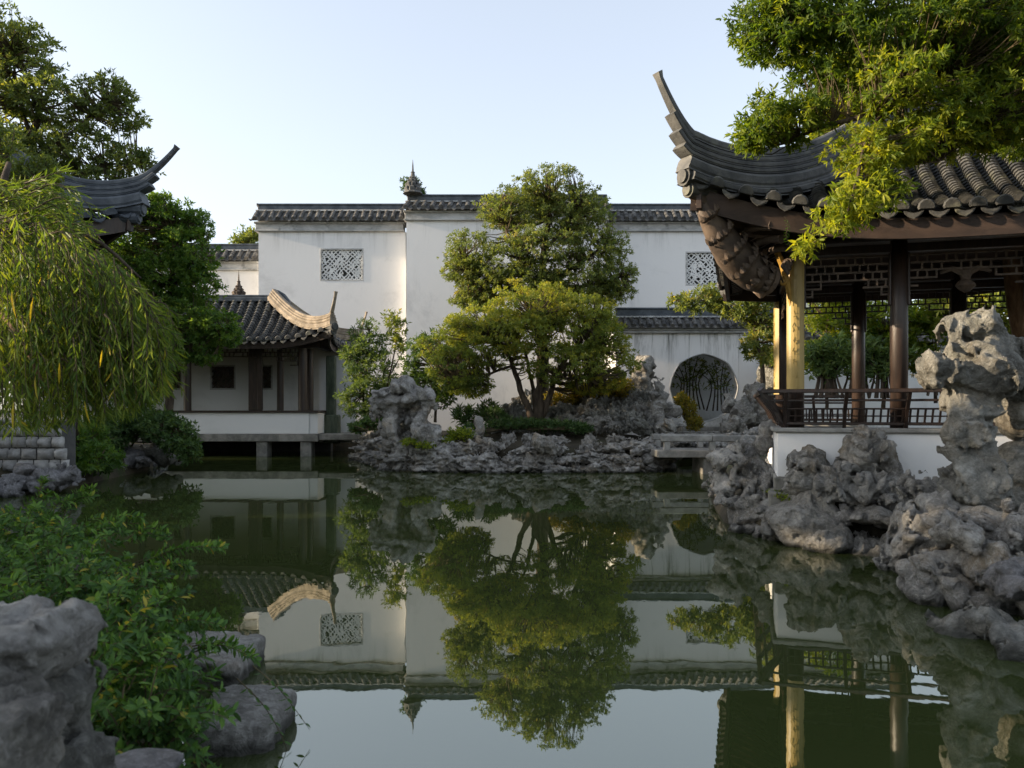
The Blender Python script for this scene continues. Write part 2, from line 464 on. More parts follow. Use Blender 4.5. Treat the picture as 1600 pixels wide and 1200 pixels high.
def drip_mesh(name, w, h, th=.02, tilt=.35):
    """fan-shaped drip tile: hangs from its upper edge, faces -y"""
    pts = [(-w/2, 0)]+[(w/2*math.cos(a), -h*math.sin(a)*(1+.18*(abs(a-PI/2) < .3))) for a in np.linspace(PI, 2*PI, 9)[::1]*1.0-PI] if False else None
    out = [(-w/2, .0), (-w*.44, -h*.38), (-w*.27, -h*.72), (0, -h), (w*.27, -h*.72), (w*.44, -h*.38), (w/2, 0), (w*.25, -h*.22), (0, -h*.3), (-w*.25, -h*.22)]
    m = MB(); n = len(out)
    f = [(x, tilt*z, z) for x, z in out]; bk = [(x, tilt*z+th, z) for x, z in out]
    inner = [(x*.8, tilt*z*.9-.006-th*.2, z*.86-h*.05) for x, z in out]
    m.add(f+bk, [(n-1-i, (n-2-i) % n, (n-2-i) % n+n, n-1-i+n) for i in range(n)])
    tri = [(0,1,9),(1,2,9),(2,8,9),(2,3,8),(3,4,8),(4,7,8),(4,5,7),(5,6,7)]
    m.add(f, tri); m.add(bk, [t[::-1] for t in tri]); m.add(inner, tri)
    return m.mesh(name)

def coping(root, x0, x1, yf, yb, zt, pitch, mats, ridge_h=.27, drop=.46, over=.36, corn=.34, ends=(True, True)):
    """ridge, tile slopes and cornice on a wall that runs along x between depths yf and yb"""
    yc = (yf+yb)/2
    zr = zt-ridge_h
    obj('ridge_cap', MB().box(x0+.12, x1-.12, yc-.13, yc+.13, zr, zt-.05).box(x0+.08, x1-.08, yc-.17, yc+.17, zt-.075, zt), mats[1], root, bevel=.02)
    obj('ridge_bed', MB().box(x0+.04, x1-.04, yc-.2, yc+.2, zr-.07, zr-.003), M['cornice'], root, bevel=.015)
    ze = zr-.05-drop
    for s, y in ((-1, yf-over), (1, yb+over)):
        ya = yc+s*.12
        obj('coping_bed', MB().add([(x0,ya,zr-.1),(x1,ya,zr-.1),(x1,y,ze),(x0,y,ze),(x0,ya,zr-.18),(x1,ya,zr-.18),(x1,y,ze-.06),(x0,y,ze-.06)],
            [(0,1,2,3),(7,6,5,4),(3,2,6,7),(0,3,7,4),(1,5,6,2),(0,4,5,1)]), mats[0], root)
    n = max(2, round((x1-x0)/pitch)); p = (x1-x0)/n
    base = wloc(root)
    t = link('roof_tile', barrel_mesh('coping_tile', (0, yc-.1-yf, 0), (0, -over-.02, -(drop-.03)), p*.31), mats[0], root, loc=(0,0,0), smooth=False)
    locs = [(x0+p*(i+.5)-base.x, yf-base.y, zr-.05-base.z) for i in range(n)]
    copies(t, root, locs, rots=[(random.uniform(-.02,.02),0,random.uniform(-.05,.05)) for _ in locs])
    d = link('drip_tile', drip_mesh('coping_drip', p*.66, p*.40), mats[0], root, loc=(0,0,0))
    locs = [(x0+p*i-base.x, yf-over-base.y-.012, ze+.02-base.z+random.uniform(-.012,.012)) for i in range(0 if ends[0] else 1, n+(1 if ends[1] else 0))]
    copies(d, root, locs, rots=[(random.uniform(-.06,.06),0,random.uniform(-.06,.06)) for _ in locs])
    obj('cornice', MB().box(x0+.10, x1-.10, yf-.10, yb+.10, ze-.05-corn, ze-.03).box(x0+.06, x1-.06, yf-.15, yb+.15, ze-.055-corn-.06, ze-.053-corn)
        .box(x0+.05, x1-.05, yf-.2, yb+.2, ze-.14, ze-.062), M['cornice'], root, bevel=.012)
    return ze-.06-corn-.06

def voronoi_lattice(w, h, seed, cell, bar=.05, depth=.07):
    """pierced window lattice: bars along the borders of jittered cells"""
    r = np.random.default_rng(seed); m = MB()
    nx, nz = round(w/cell), round(h/cell)
    pts = {}
    for i in range(nx+1):
        for j in range(nz+1):
            e = i in (0, nx) or j in (0, nz)
            pts[i,j] = (-w/2+w*i/nx+(0 if e else r.uniform(-.3,.3)*cell), h*j/nz+(0 if e else r.uniform(-.3,.3)*cell))
    ctr = {(i,j): (sum(pts[a][0] for a in q)/4+r.uniform(-.12,.12)*cell, sum(pts[a][1] for a in q)/4+r.uniform(-.12,.12)*cell)
           for i in range(nx) for j in range(nz) for q in [[(i,j),(i+1,j),(i,j+1),(i+1,j+1)]]}
    def seg(a, b): m.bar((a[0],0,a[1]), (b[0],0,b[1]), depth, bar*r.uniform(.7,1.25), (0,1,0)) if False else m.bar((a[0],r.uniform(-.004,.004),a[1]), (b[0],r.uniform(-.004,.004),b[1]), bar*r.uniform(.75,1.25), depth, (0,1,0))
    for (i,j), c in ctr.items():
        for a in ((i,j),(i+1,j),(i,j+1),(i+1,j+1)): 
            if r.random() < .93: seg(c, pts[a])
    for (i,j) in pts:
        if r.random() < .28 and i < nx and 0 < j < nz: seg(pts[i,j], pts[i+1,j])
        if r.random() < .28 and j < nz and 0 < i < nx: seg(pts[i,j], pts[i,j+1])
    return m

def wall_panel(root, x0, x1, yf, yb, z0, z1, holes=(), mat=None, name='plaster_wall'):
    """wall slab with rectangular niches (hx0, hx1, hz0, hz1) cut into its front, each .28 deep, closed by a dark back"""
    m = MB()
    xs = sorted({x0, x1, *[h[0] for h in holes], *[h[1] for h in holes]})
    for a, b in zip(xs[:-1], xs[1:]):
        hs = sorted([h for h in holes if h[0] <= a+1e-6 and h[1] >= b-1e-6], key=lambda h: h[2])
        z = z0
        for h in hs:
            m.box(a, b, yf, yb, z, h[2]); z = h[3]
            m.box(a, b, yf+.3, yb, h[2], h[3])
        m.box(a, b, yf, yb, z, z1)
    return obj(name, m, mat or M['plaster'], root)

def lattice_window(root, hole, yf, seed, cell=.17, bar=.05, dark=None):
    x0, x1, z0, z1 = hole
    f = obj('window', MB().box(x0, x0+.06, yf-.012, yf+.2, z0, z1).box(x1-.06, x1, yf-.012, yf+.2, z0, z1)
            .box(x0+.06, x1-.06, yf-.012, yf+.2, z0, z0+.06).box(x0+.06, x1-.06, yf-.012, yf+.2, z1-.06, z1), M['cornice'], root, bevel=.008)
    w, h = x1-x0-.12, z1-z0-.12
    m = voronoi_lattice(w, h, seed, cell, bar)
    for v in m.v: v += V((x0+x1)/2, yf+.10, z0+.06)
    l = obj('lattice', m, dark or M['lattice_white'], f)
    r_ = obj('shade_back', MB().box(x0+.001, x1-.001, yf+.26, yf+.296, z0+.001, z1-.001), M['shade_back'], f)  # dark panel painted as the darkness behind the window
    return f

TM = (M['tile_far'], M['ridge_dark'])
def px_x(px, d): return (px-800)/FPX*d
def px_z(py, d): return CAM_Z+(HORIZON-py)/FPX*d

# low wall at the far left
r = thing('garden_wall', 'low white wall with a tiled coping left of the tall windowed wall', 'wall', (px_x(340,36.2), 36.2, .5), group='white garden walls')
zc = coping(r, -22, px_x(402,35.6), 36, 36.5, px_z(380,36), .34, TM, ends=(True, False))
wall_panel(r, -21.9, px_x(402,35.6)-.02, 36, 36.5, .3, zc)

# wall with the lattice window (left of the tree)
d1 = 34.0
r = thing('garden_wall', 'tall white wall with one square lattice window above the waterside hall', 'wall', (px_x(520,d1), d1, .5), group='white garden walls')
x0, x1 = px_x(404,d1), px_x(634,d1)
zc = coping(r, x0-.2, x1-.0, d1, d1+.5, px_z(316,d1-.1), .33, TM, ends=(True, False))
hole = (px_x(500,d1), px_x(568,d1), px_z(439,d1), px_z(388,d1))
wall_panel(r, x0, x1, d1, d1+.5, .3, zc, [hole])
lattice_window(r, hole, d1, 5)
# side return of this wall
obj('plaster_return', MB().box(x0, x0+.5, d1+.5, d1+3.5, .3, zc), M['plaster'], r)
# upturned tile fish at its left end
fm = MB()
fm.sweep([P(418,330,d1+.2), P(410,327,d1+.2), P(404,321,d1+.2), P(401,318,d1+.2)], [(-.07,-.1),(.07,-.1),(.07,.1),(-.07,.1)], scale=[1,1,.8,.3])
obj('end_ornament', fm, M['ridge'], r, bevel=.01)

# taller middle wall, a step nearer
d2 = 33.4
r = thing('garden_wall', 'tallest white wall behind the two trees, stepped forward of its neighbours', 'wall', (0, d2, .5), group='white garden walls')
x0, x1 = px_x(635,d2), px_x(948,d2)
zc = coping(r, x0-.15, x1+.15, d2, d2+1.2, px_z(298,d2-.1), .36, TM)
wall_panel(r, x0, x1, d2, d2+1.2, .3, zc)

# right wall with window
r = thing('garden_wall', 'long white wall with a lattice window behind the pavilion eave', 'wall', (8, d1, .5), group='white garden walls')
x0, x1 = px_x(948,d2)+.02, 17
zc = coping(r, x0, x1, d1, d1+.5, px_z(316,d1-.1), .34, TM, ends=(False, True))
hole = (px_x(1071,d1), px_x(1141,d1), px_z(446,d1), px_z(393,d1))
wall_panel(r, x0, x1, d1, d1+.5, .3, zc, [hole])
lattice_window(r, hole, d1, 9, .19)

# spire with curled leaves on the taller wall's end
def finial(label, base, h, w, mat):
    root = thing('finial_ornament', label, 'finial', base, group='spire finials')
    m = MB(); m.lathe(base, [(w*.5,0),(w*.46,h*.05),(w*.36,h*.07),(w*.30,h*.2),(w*.34,h*.24),(w*.24,h*.27),(w*.2,h*.38),(w*.24,h*.41),(w*.14,h*.45),(w*.09,h*.6),(w*.11,h*.63),(w*.05,h*.66),(w*.03,h*.85),(.006,h)], 10)
    obj('shaft', m, mat, root)
    leaf = MB().sweep([(0,-w*.12,0),(0,-w*.30,h*.06),(0,-w*.36,h*.13),(0,-w*.28,h*.17),(0,-w*.2,h*.14)], [(-w*.12,-.02),(w*.12,-.02),(w*.09,.03),(-w*.09,.03)], side=(1,0,0), scale=[1,1.1,.9,.6,.3])
    l = link('curled_leaf', leaf.mesh('curled_leaf'), mat, root, loc=(0,0,0))
    L, R, S = [], [], []
    for z, k in ((.0,1.1),(.13,1.0),(.27,.72),(.4,.5)):
        for a in range(7):
            L.append((0,0,h*z)); R.append((0,0,a*2*PI/7+z*9)); S.append((k,k,k*1.1))
    copies(l, root, L, R, S)
    return root
finial('tall dark spire finial on the left end of the tallest wall', tuple(P(645,303,d2+.3)), 1.45, .85, M['ridge'])

# moon gate: wall with two round openings; roof and end wall added for shade
dm = 28.4
def moon_gate():
    root = thing('moon_gate_wall', 'streaked white wall with a round moon gate and low tiled roof', 'wall', (px_x(1100,dm), dm, .5), group='white garden walls')
    x0, x1 = px_x(958,dm), px_x(1330,dm)
    zt = px_z(480,dm)
    zc = coping(root, x0, x1, dm, dm+.45, zt, .27, TM, ridge_h=.3, drop=.36, over=.3, corn=.1)
    cs = [(px_x(1100,dm), px_z(606,dm), 1.24), (px_x(1237,dm), px_z(606,dm), 1.24)]
    z0 = .4; m = MB(); yf, yb = dm, dm+.45
    # wall between and beside the openings, built as strips around each circle
    bounds = [x0+.1]
    for cx, cz, R in cs: bounds += [cx-R-.02, cx+R+.02]
    bounds.append(x1-.1)
    for i in range(0, len(bounds), 2): m.box(bounds[i], bounds[i+1], yf, yb, z0, zc)
    rim = MB()
    for cx, cz, R in cs:
        def lobe(a): return R*(1-.028*abs(math.cos(4*a+PI/2)))   # the faint corners of the opening
        N = 48
        for i in range(N):
            a, b = 2*PI*i/N, 2*PI*(i+1)/N
            pa = (cx+lobe(a)*math.cos(a), cz+lobe(a)*math.sin(a)); pb = (cx+lobe(b)*math.cos(b), cz+lobe(b)*math.sin(b))
            if max(pa[1], pb[1]) < z0: continue
            zo = zc if (math.sin((a+b)/2) > 0) else z0
            qa, qb = (pa[0], zo), (pb[0], zo)
            quad = [pa, pb, qb, qa] if zo == zc else [pb, pa, qa, qb]
            m.add([(x,yf,z) for x, z in quad]+[(x,yb,z) for x, z in quad], [(0,1,2,3),(7,6,5,4),(0,4,5,1)])
            def o(p, k): return (cx+(p[0]-cx)*k, cz+(p[1]-cz)*k)
            rq = [pa, pb, o(pb,.975), o(pa,.975)]
            rim.add([(x,yf-.012,z) for x, z in rq]+[(x,yb+.012,z) for x, z in rq], [(3,2,1,0),(4,5,6,7),(2,3,7,6),(1,0,4,5),(0,1,5,4)][:5])
        m.add([(cx-R-.02,yf,z0),(cx-R-.02,yf,zc),(cx-R+.0,yf,cz),(cx+R+.02,yf,z0),(cx+R+.02,yf,zc),(cx+R,yf,cz)], [(0,2,1),(3,4,5)])
    obj('plaster_wall', m, M['plaster_low'], root)
    obj('gate_rim', rim, M['cornice'], root)
    # unseen roof added behind the coping to keep the court in shade
    g = MB().add([(x0,dm+.7,zt-.72),(x1,dm+.7,zt-.72),(x1,dm+4.6,zt-.05),(x0,dm+4.6,zt-.05),(x0,dm+.7,zt-.82),(x1,dm+.7,zt-.82),(x1,dm+4.6,zt-.15),(x0,dm+4.6,zt-.15)],
        [(0,1,2,3),(7,6,5,4),(0,4,5,1),(1,5,6,2),(2,6,7,3),(3,7,4,0)])
    obj('added_shade_roof', g, M['tile_far'], root)
    obj('added_shade_wall', MB().box(x0+.15, x0+.4, dm+.46, dm+4.1, .3, zt-.2), M['plaster_court'], root)  # wall added to close the open end of the court against light
    return root
moon_gate()
# court wall seen through the gates and behind the right pavilion
r = thing('court_wall', 'grey shaded court wall seen through the moon gate', 'wall', (8, 33, .5), group='white garden walls')
obj('plaster_wall', MB().box(4.0, 12, 32.55, 32.95, .3, 4.7), M['plaster_court'], r)
r = thing('court_wall', 'pale blue grey wall behind the right pavilion columns', 'wall', (13, 25, .5), group='white garden walls')
zc = coping(r, 8.9, 22, 24.6, 25, px_z(498,24.6), .3, TM, corn=.12, drop=.36, over=.3)
obj('plaster_wall', MB().box(8.95, 22, 24.6, 25, .3, zc), M['plaster_court'], r)
# steps up to the moon gate
r = thing('stone_steps', 'three worn stone steps rising to the moon gate', 'steps', tuple(P(1108,680,25.5)))
for i in range(3):
    y = 25.6+i*.75
    obj('step', MB().box(px_x(1066-0*i,y), px_x(1150,y), y, y+.9, .3, .70+.16*i), M['slab'], r, bevel=.03, seg=2)
# ------------------------------------------------------------------ curved tile roofs
def build_roof(root, A, B, R, zb, zt, lift0, fl0, pitch, rr, step, mats, tips, courses, tip_rise, faces='frlb', zshift=0, prof_p=1.5, drip=(.21,.1), fascia=.24, rafters=True, tag_side='f', row_parts='f', plain=None):
    """hipped roof in the root's own axes: half length A, half depth B, half ridge R"""
    H = A-R
    def warp(x, y, dz=0):
        lift, fl = (lift0, fl0) if plain is None or (x*plain[0] < 0 or y*plain[1] < 0) else (lift0*.2, 0)
        rx = max(0, abs(x)-R)/H; ry = abs(y)/B
        r_ = max(rx, ry); c = min(rx, ry)/r_ if r_ > 1e-6 else 0
        rc = min(r_, 1.02)
        q = max(0, 1-rc)
        z = zb+(zt-zb)*q**prof_p+lift*c**3*rc**3.2+dz
        k = fl*c**4*rc**4
        return V(x+math.copysign(k, x), y+math.copysign(k, y), z)
    def face(n):
        if n == 'f': return (lambda s, t: (s, -B+t)), A, (lambda s: B if abs(s) <= R else B*(A-abs(s))/H)
        if n == 'b': return (lambda s, t: (-s, B-t)), A, (lambda s: B if abs(s) <= R else B*(A-abs(s))/H)
        if n == 'l': return (lambda s, t: (-A+t, -s)), B, (lambda s: H*(B-abs(s))/B)
        return (lambda s, t: (A-t, s)), B, (lambda s: H*(B-abs(s))/B)
    dme = drip_mesh('eave_drip', drip[0], drip[1], .02, .3)
    for fn in faces:
        g, S, tm = face(fn)
        n = round(2*S/pitch); p = 2*S/n
        pans = MB(); joined = MB(); seg = 6
        shown = fn in row_parts
        drips, first = [], None
        for i in range(n+1):
            # barrel row on the joint, pan between this joint and the next
            s = -S+p*i
            for kind in ('row', 'pan'):
                sc = s if kind == 'row' else s+p/2
                if kind == 'pan' and i == n: continue
                L = tm(sc)
                if kind == 'row' and L < .12: continue
                L = max(L, .03)
                m = max(2, int(L/step)); tt = np.linspace(-.02, L, m+1)
                pts = np.array([warp(*g(sc, t)) for t in tt])
                lat = norm(np.array([warp(*g(sc+.02, t)) - warp(*g(sc-.02, t)) for t in tt]))
                tan = norm(np.gradient(pts, axis=0)); up = norm(np.cross(lat, tan)); up[up[:,2] < 0] *= -1
                vs_ = []
                for k in range(m):
                    for j, f_ in ((k, 1.0), (k+1, .76)):
                        jit = 1+random.uniform(-.03,.03)
                        if kind == 'row':
                            vs_ += [pts[j]+lat[j]*rr*f_*jit*math.cos(PI*q/seg)+up[j]*(rr*1.05*f_*jit*math.sin(PI*q/seg)+.0) for q in range(seg+1)]
                        else:
                            w = p/2-rr*.55
                            vs_ += [pts[j]+lat[j]*w*x+up[j]*((-.045 if f_ == 1 else -.07)*(1-x*x)+(.0 if f_ == 1 else -.012)) for x in np.linspace(-1,1,seg+1)]
                fs = [(k*(seg+1)+q, k*(seg+1)+q+1, (k+1)*(seg+1)+q+1, (k+1)*(seg+1)+q) for k in range(2*m-1) for q in range(seg)]
                if kind == 'row':
                    fs.append(tuple(range(seg+1)))
                    me = MB().add(vs_, fs)
                    # round end tile
                    c = pts[0]-tan[0]*.01
                    me.add([c+lat[0]*rr*1.04*math.cos(2*PI*q/12)+up[0]*rr*1.06*max(-.25, math.sin(2*PI*q/12)) for q in range(12)]+
                           [c-tan[0]*.025+lat[0]*rr*.86*math.cos(2*PI*q/12)+up[0]*rr*.86*max(-.2, math.sin(2*PI*q/12)) for q in range(12)],
                           [tuple(range(12,24))]+[(q,(q+1)%12,(q+1)%12+12,q+12) for q in range(12)])
                    if shown: obj('tile_row', me, mats['tile'], root, world=False)
                    else: joined.add(np.concatenate(me.v), me.f)
                else:
                    pans.add(vs_, fs)
                    drips.append((pts[0]+up[0]*-.03-tan[0]*.01, lat[0]))
        obj('pan_tiles', pans, mats['tile'], root, world=False)['kind'] = 'stuff'
        if not shown and joined.n: obj('tile_rows', joined, mats['tile'], root, world=False)['kind'] = 'stuff'
        if shown:
            d = link('drip_tile', dme, mats['tile'], root, world=False, loc=(0,0,0))
            L_, R_ = [], []
            for c, la in drips:
                L_.append(tuple(c)); R_.append((random.uniform(-.08,.08), math.atan2(-la[2], math.hypot(la[0], la[1])), math.atan2(la[1], la[0])))
            copies(d, root, L_, R_)
        # fascia under the eave, following its curve, and the roof's underside
        ss = np.linspace(-S, S, 41)
        e = np.array([warp(*g(s, .10)) for s in ss]) - V(0,0,.10+fascia/2)
        inw = norm(V(*(np.array(g(0,1))-np.array(g(0,0))), 0))
        fm = MB().sweep(e, [(-.03,-fascia/2),(.03,-fascia/2),(.03,fascia/2),(-.03,fascia/2)], side=inw)
        obj('fascia_board', fm, mats['fascia'], root, world=False)
        ug = []
        for s in np.linspace(-S, S, 25):
            L = max(tm(s), .001)
            ug.append([warp(*g(s, t), -.10-.03*(t > .1)) for t in np.linspace(.06, L, 7)])
        obj('roof_underside', MB().grid(np.array(ug)), mats['under'], root, world=False)
        if rafters:
            q = MB().bar((0,0,0),(0,0,1),.01,.01)
            nn = round(2*S/.24)
            for i in range(1, nn):
                s = -S+2*S*i/nn; L = min(tm(s), 1.4)
                if L < .3: continue
                pa = [warp(*g(s, t), -.19) for t in np.linspace(.16, L, 5)]
                if shown: obj('rafter', MB().sweep(pa, [(-.04,-.05),(.04,-.05),(.04,.05),(-.04,.05)]), mats['wood'], root, world=False)
    # hip ridges built of stacked courses
    for ti, (sx, sy) in enumerate(tips):
        dg = norm(V(sx*H, sy*B, 0)); dgo = norm(V(sx, sy, 0))
        path0 = [warp(sx*(R+H*(1-q)), sy*B*(1-q)) for q in np.linspace(1.0, 0, 26)]
        e0 = path0[-1]; sl = path0[-1]-path0[-2]; sl = sl[2]/np.linalg.norm(sl[:2])
        EL, RISE = tip_rise
        def ext(e): return e0+dgo*e+V(0,0, sl*.6*e+RISE*(e/EL)**1.75)
        h = .02 if len(courses) < 6 else -.08
        for ci, (w, hh, e, nm) in enumerate(courses):
            if plain == (sx, sy): e = 0
            if plain == (sx, sy) and ci > 2: continue
            path = list(path0) + [ext(x) for x in np.linspace(0, e, max(2, int(e/.04)+2))[1:]] if e > 0 else list(path0)
            path = np.array(path); n = len(path)
            tan = norm(np.gradient(path, axis=0)); sd = norm(np.cross(tan, V(0,0,1))); up = norm(np.cross(sd, tan))
            path = path+up*h
            sc = np.ones(n)
            if ci == len(courses)-1:
                k = max(3, n-26); sc[-k:] = np.linspace(1, .55, k)
                sc[-1] = .75
            pr = [(-w/2,0),(-w/2*.9,hh*.15),(-w/2,hh*.3),(-w/2,hh*.75),(-w*.36,hh*.97),(w*.36,hh*.97),(w/2,hh*.75),(w/2,hh*.3),(w/2*.9,hh*.15),(w/2,0)]
            obj('ridge_course', MB().sweep(path, pr, scale=sc), mats['ridge'] if nm == 0 else mats['ridge2'], root, world=False)
            h += hh
        # eave corner: round end tiles under the ridge
        cm = MB()
        for j, (dz, ee, rr_) in enumerate(((-.02,.05,rr*1.25),(-.17,-.02,rr*1.05))):
            c = e0+V(0,0,dz); a = c+dgo*ee
            cm.tube([a-dgo*.4, a], [rr_*.9, rr_], 12); cm.tube([a, a+dgo*.03], [rr_*.75, rr_*.7], 12)
        obj('corner_tile', cm, mats['tile'], root, world=False)
    return warp

def column(root, x, y, z0, z1, r, base=True):
    c = obj('column', MB().lathe((x,y,0), [(r*1.0,z0),(r,z0+(z1-z0)*.6),(r*.94,z1)], 20), M['wood'], root, world=False, smooth=False)
    for pl in c.data.polygons: pl.use_smooth = len(pl.vertices) == 4
    if base:
        obj('column_base', MB().lathe((x,y,0), [(r*1.35,z0-.001),(r*1.5,z0+.05),(r*1.4,z0+.11),(r*1.08,z0+.14)], 16), M['coping_stone'], root, world=False)
    return c

# ------------------------------------------------------------------ pavilion on the right bank
PRZ = math.radians(-16)
HA, HB = 1.97, 1.78
uu, vv = V(math.cos(PRZ), math.sin(PRZ), 0), V(-math.sin(PRZ), math.cos(PRZ), 0)
PC = V(3.67, 10.3, 0)+uu*HA+vv*HB
pav = thing('garden_pavilion', 'dark timber pavilion with upswept tile eave and white seat wall', 'pavilion', tuple(PC), PRZ)
SB = 1.22                                                # side bay
colx = [-HA, -HA+SB, HA-SB, HA]
ZF, ZS = .92, 1.37
# plinth, seat wall, coping
w = .16
pl = MB().box(-HA-.34, HA+.34, -HB-.34, HB+.34, -.3, .56)
obj('plinth', pl, M['slab'], pav, world=False, bevel=.02)
obj('plinth_course', MB().box(-HA-.27, HA+.27, -HB-.27, HB+.27, .562, .74), M['slab'], pav, world=False, bevel=.015)
obj('floor', MB().box(-HA-.1, HA+.1, -HB-.1, HB+.1, .742, ZF), M['slab'], pav, world=False)
sw = MB().box(-HA-w-.08, HA+w+.08, -HB-w-.08, -HB+.18, .743, ZS-.06).box(-HA-w-.08, -HA+.18, -HB+.182, HB+w+.08, .743, ZS-.06).box(HA-.18, HA+w+.08, -HB+.182, HB+w+.08, .743, ZS-.06)
sw.box(-HA+.182, -HA+SB+.1, HB-.18, HB+w+.08, .743, ZS-.06).box(HA-SB-.1, HA-.182, HB-.18, HB+w+.08, .743, ZS-.06)
obj('seat_wall', sw, M['plaster_seat'], pav, world=False, bevel=.01)
o_ = w+.13
sc = MB().box(-HA-o_, HA+o_, -HB-o_, -HB+.24, ZS-.058, ZS).box(-HA-o_, -HA+.24, -HB+.242, HB+o_, ZS-.058, ZS).box(HA-.24, HA+o_, -HB+.242, HB+o_, ZS-.058, ZS)
sc.box(-HA+.242, -HA+SB+.1, HB-.24, HB+o_, ZS-.058, ZS).box(HA-SB-.1, HA-.242, HB-.24, HB+o_, ZS-.058, ZS)
obj('seat_coping', sc, M['coping_stone'], pav, world=False, bevel=.012)
# columns
ZB = 3.62
for i, x in enumerate(colx):
    for y in (-HB, HB):
        column(pav, x, y, ZF, ZB+.3, .105)
for x in (-HA, HA): column(pav, x, 0.35, ZF, ZB+.3, .085) if x > 0 else None
# beams
bm = [((-HA-.25,-HB),(HA+.25,-HB)),((-HA-.25,HB),(HA+.25,HB)),((-HA,-HB-.25),(-HA,HB+.25)),((HA,-HB-.25),(HA,HB+.25))]
for (a, b) in bm:
    obj('beam', MB().bar((*a,ZB+.22),(*b,ZB+.22),.14,.26), M['wood'], pav, world=False, bevel=.015)
    obj('beam', MB().bar((*a,ZB+.0),(*b,ZB+.0),.10,.10), M['wood'], pav, world=False, bevel=.01)
obj('ceiling', MB().box(-HA+.03, HA-.03, -HB+.03, HB-.03, ZB+.36, ZB+.40), M['wood'], pav, world=False)
# hanging lattice between columns
def fret(x0, x1, depthf, ztop, pitch, bar, y=0):
    """stepped hanging lattice: rows of offset cells; depthf(x 0..1) says how many rows hang there"""
    m = MB(); w_ = x1-x0; n = max(3, round(w_/pitch)); p = w_/n; hr = pitch*.92
    rows = [depthf((i+.5)/n) for i in range(n)]
    for j in range(max(rows)+1):
        z = ztop-j*hr; run = None
        for i in range(n+1):
            on = i < n and (rows[i] >= j)
            if on and run is None: run = i
            if not on and run is not None:
                m.box(x0+run*p-bar/2, x0+i*p+bar/2, y-bar*.7, y+bar*.7, z-bar/2, z+bar/2); run = None
    for i in range(n+1):
        dl = max(rows[i-1] if i else 0, rows[i] if i < n else 0)
        for j in range(dl):
            if (j*7+i*3) % 5 == 4: continue
            off = p*.5 if (j % 2 and 0 < i < n and rows[min(i,n-1)] > j) else 0
            z = ztop-j*hr
            m.box(x0+i*p+off-bar/2, x0+i*p+off+bar/2, y-bar*.62, y+bar*.62, z-hr+bar/2, z-bar/2)
    return m
def dep_small(t): return 5 if t < .1 else 4 if t < .22 else 3 if t < .7 else 4 if t < .86 else 5
def dep_big(t): return 4 if t < .1 or t > .9 else 3 if t < .22 or t > .78 else 2
for (xa, xb, df) in ((colx[0]+.1, colx[1]-.1, dep_small), (colx[1]+.1, colx[2]-.1, dep_big), (colx[2]+.1, colx[3]-.1, dep_small)):
    for y in (-HB, HB):
        obj('hanging_lattice', fret(xa, xb, df, ZB-.09, .105, .022, y), M['wood_brown'] if y < 0 else M['wood'], pav, world=False)
for x in (-HA, HA):
    m = fret(-HB+.1, HB-.1, dep_big, ZB-.09, .105, .022, 0)
    for q in range(len(m.v)): m.v[q] = np.stack([x-m.v[q][:,1], m.v[q][:,0], m.v[q][:,2]], 1)
    obj('hanging_lattice', m, M['wood'], pav, world=False)
# lattice cheek boards beside the columns
for x in colx[:3]:
    for s in (-1, 1):
        if x == -HA and s < 0: continue
        for y in (-HB, HB):
            obj('cheek_board', MB().box(x+s*.105-.018, x+s*.105+.018+.03*0, y-.05, y+.05, ZB-.72, ZB-.06), M['wood'], pav, world=False, bevel=.012)
# carved hanging flower in the middle bay
hp = MB().lathe((.0,-HB+.02,0), [(.02,ZB-.28),(.05,ZB-.31),(.07,ZB-.36),(.05,ZB-.42),(.10,ZB-.46),(.12,ZB-.50),(.07,ZB-.55),(.02,ZB-.58)], 8)
hp.tube([(-.28,-HB+.02,ZB-.33),(-.15,-HB+.02,ZB-.28),(0,-HB+.02,ZB-.36),(.15,-HB+.02,ZB-.28),(.28,-HB+.02,ZB-.33)], [.02,.035,.05,.035,.02], 6)
obj('hanging_flower', hp, M['wood_brown'], pav, world=False)
# seat back rail that leans outwards over the water
def bench_run(pa, pb, out, n_post):
    pa, pb, out = V(*pa, 0), V(*pb, 0), V(*out, 0)
    L = np.linalg.norm(pb-pa); t = norm(pb-pa)
    def at(s, o, z): return pa+t*s+out*o+V(0,0,z)
    prof = [(0, 0), (.05, .10), (.10, .22), (.22, .36), (.30, .47)]
    def lean(h): return float(np.interp(h, [p[1] for p in prof], [p[0] for p in prof]))
    for h, hh, ww in ((.46,.05,.07),(.345,.03,.035),(.24,.022,.03),(.15,.018,.022),(.055,.04,.045)):
        e = lean(h)*1.0
        a_, b_ = at(-e if n_post[1] else 0, e, ZS+h), at(L+(e if n_post[2] else 0), e, ZS+h)
        obj('rail', MB().bar(a_, b_, ww, hh), M['wood'], pav, world=False, bevel=.008)
    k = n_post[0]
    for i in range(k+1):
        s = L*i/k
        pth = [at(s, lean(h), ZS+h) for h in (0,.05,.1,.17,.24,.3,.36,.42,.455)]
        obj('rail_post', MB().sweep(pth, [(-.02,-.03),(.02,-.03),(.02,.03),(-.02,.03)], side=t), M['wood'], pav, world=False)
    nb = int(L/.082)
    mesh = None
    for i in range(nb):
        s = L*(i+.5)/nb
        if mesh is None:
            mesh = MB().sweep([out*lean(h)+V(0,0,h) for h in (.065,.12,.18,.235)], [(-.011,-.011),(.011,-.011),(.011,.011),(-.011,.011)], side=t).mesh('baluster')
            mesh.materials.append(M['wood'])
        b = link('baluster', mesh, None, pav, world=False, loc=tuple(at(s, 0, ZS)))
q = .14
bench_run((-HA-q,-HB-q), (HA+q,-HB-q), (0,-1), (6, True, True))
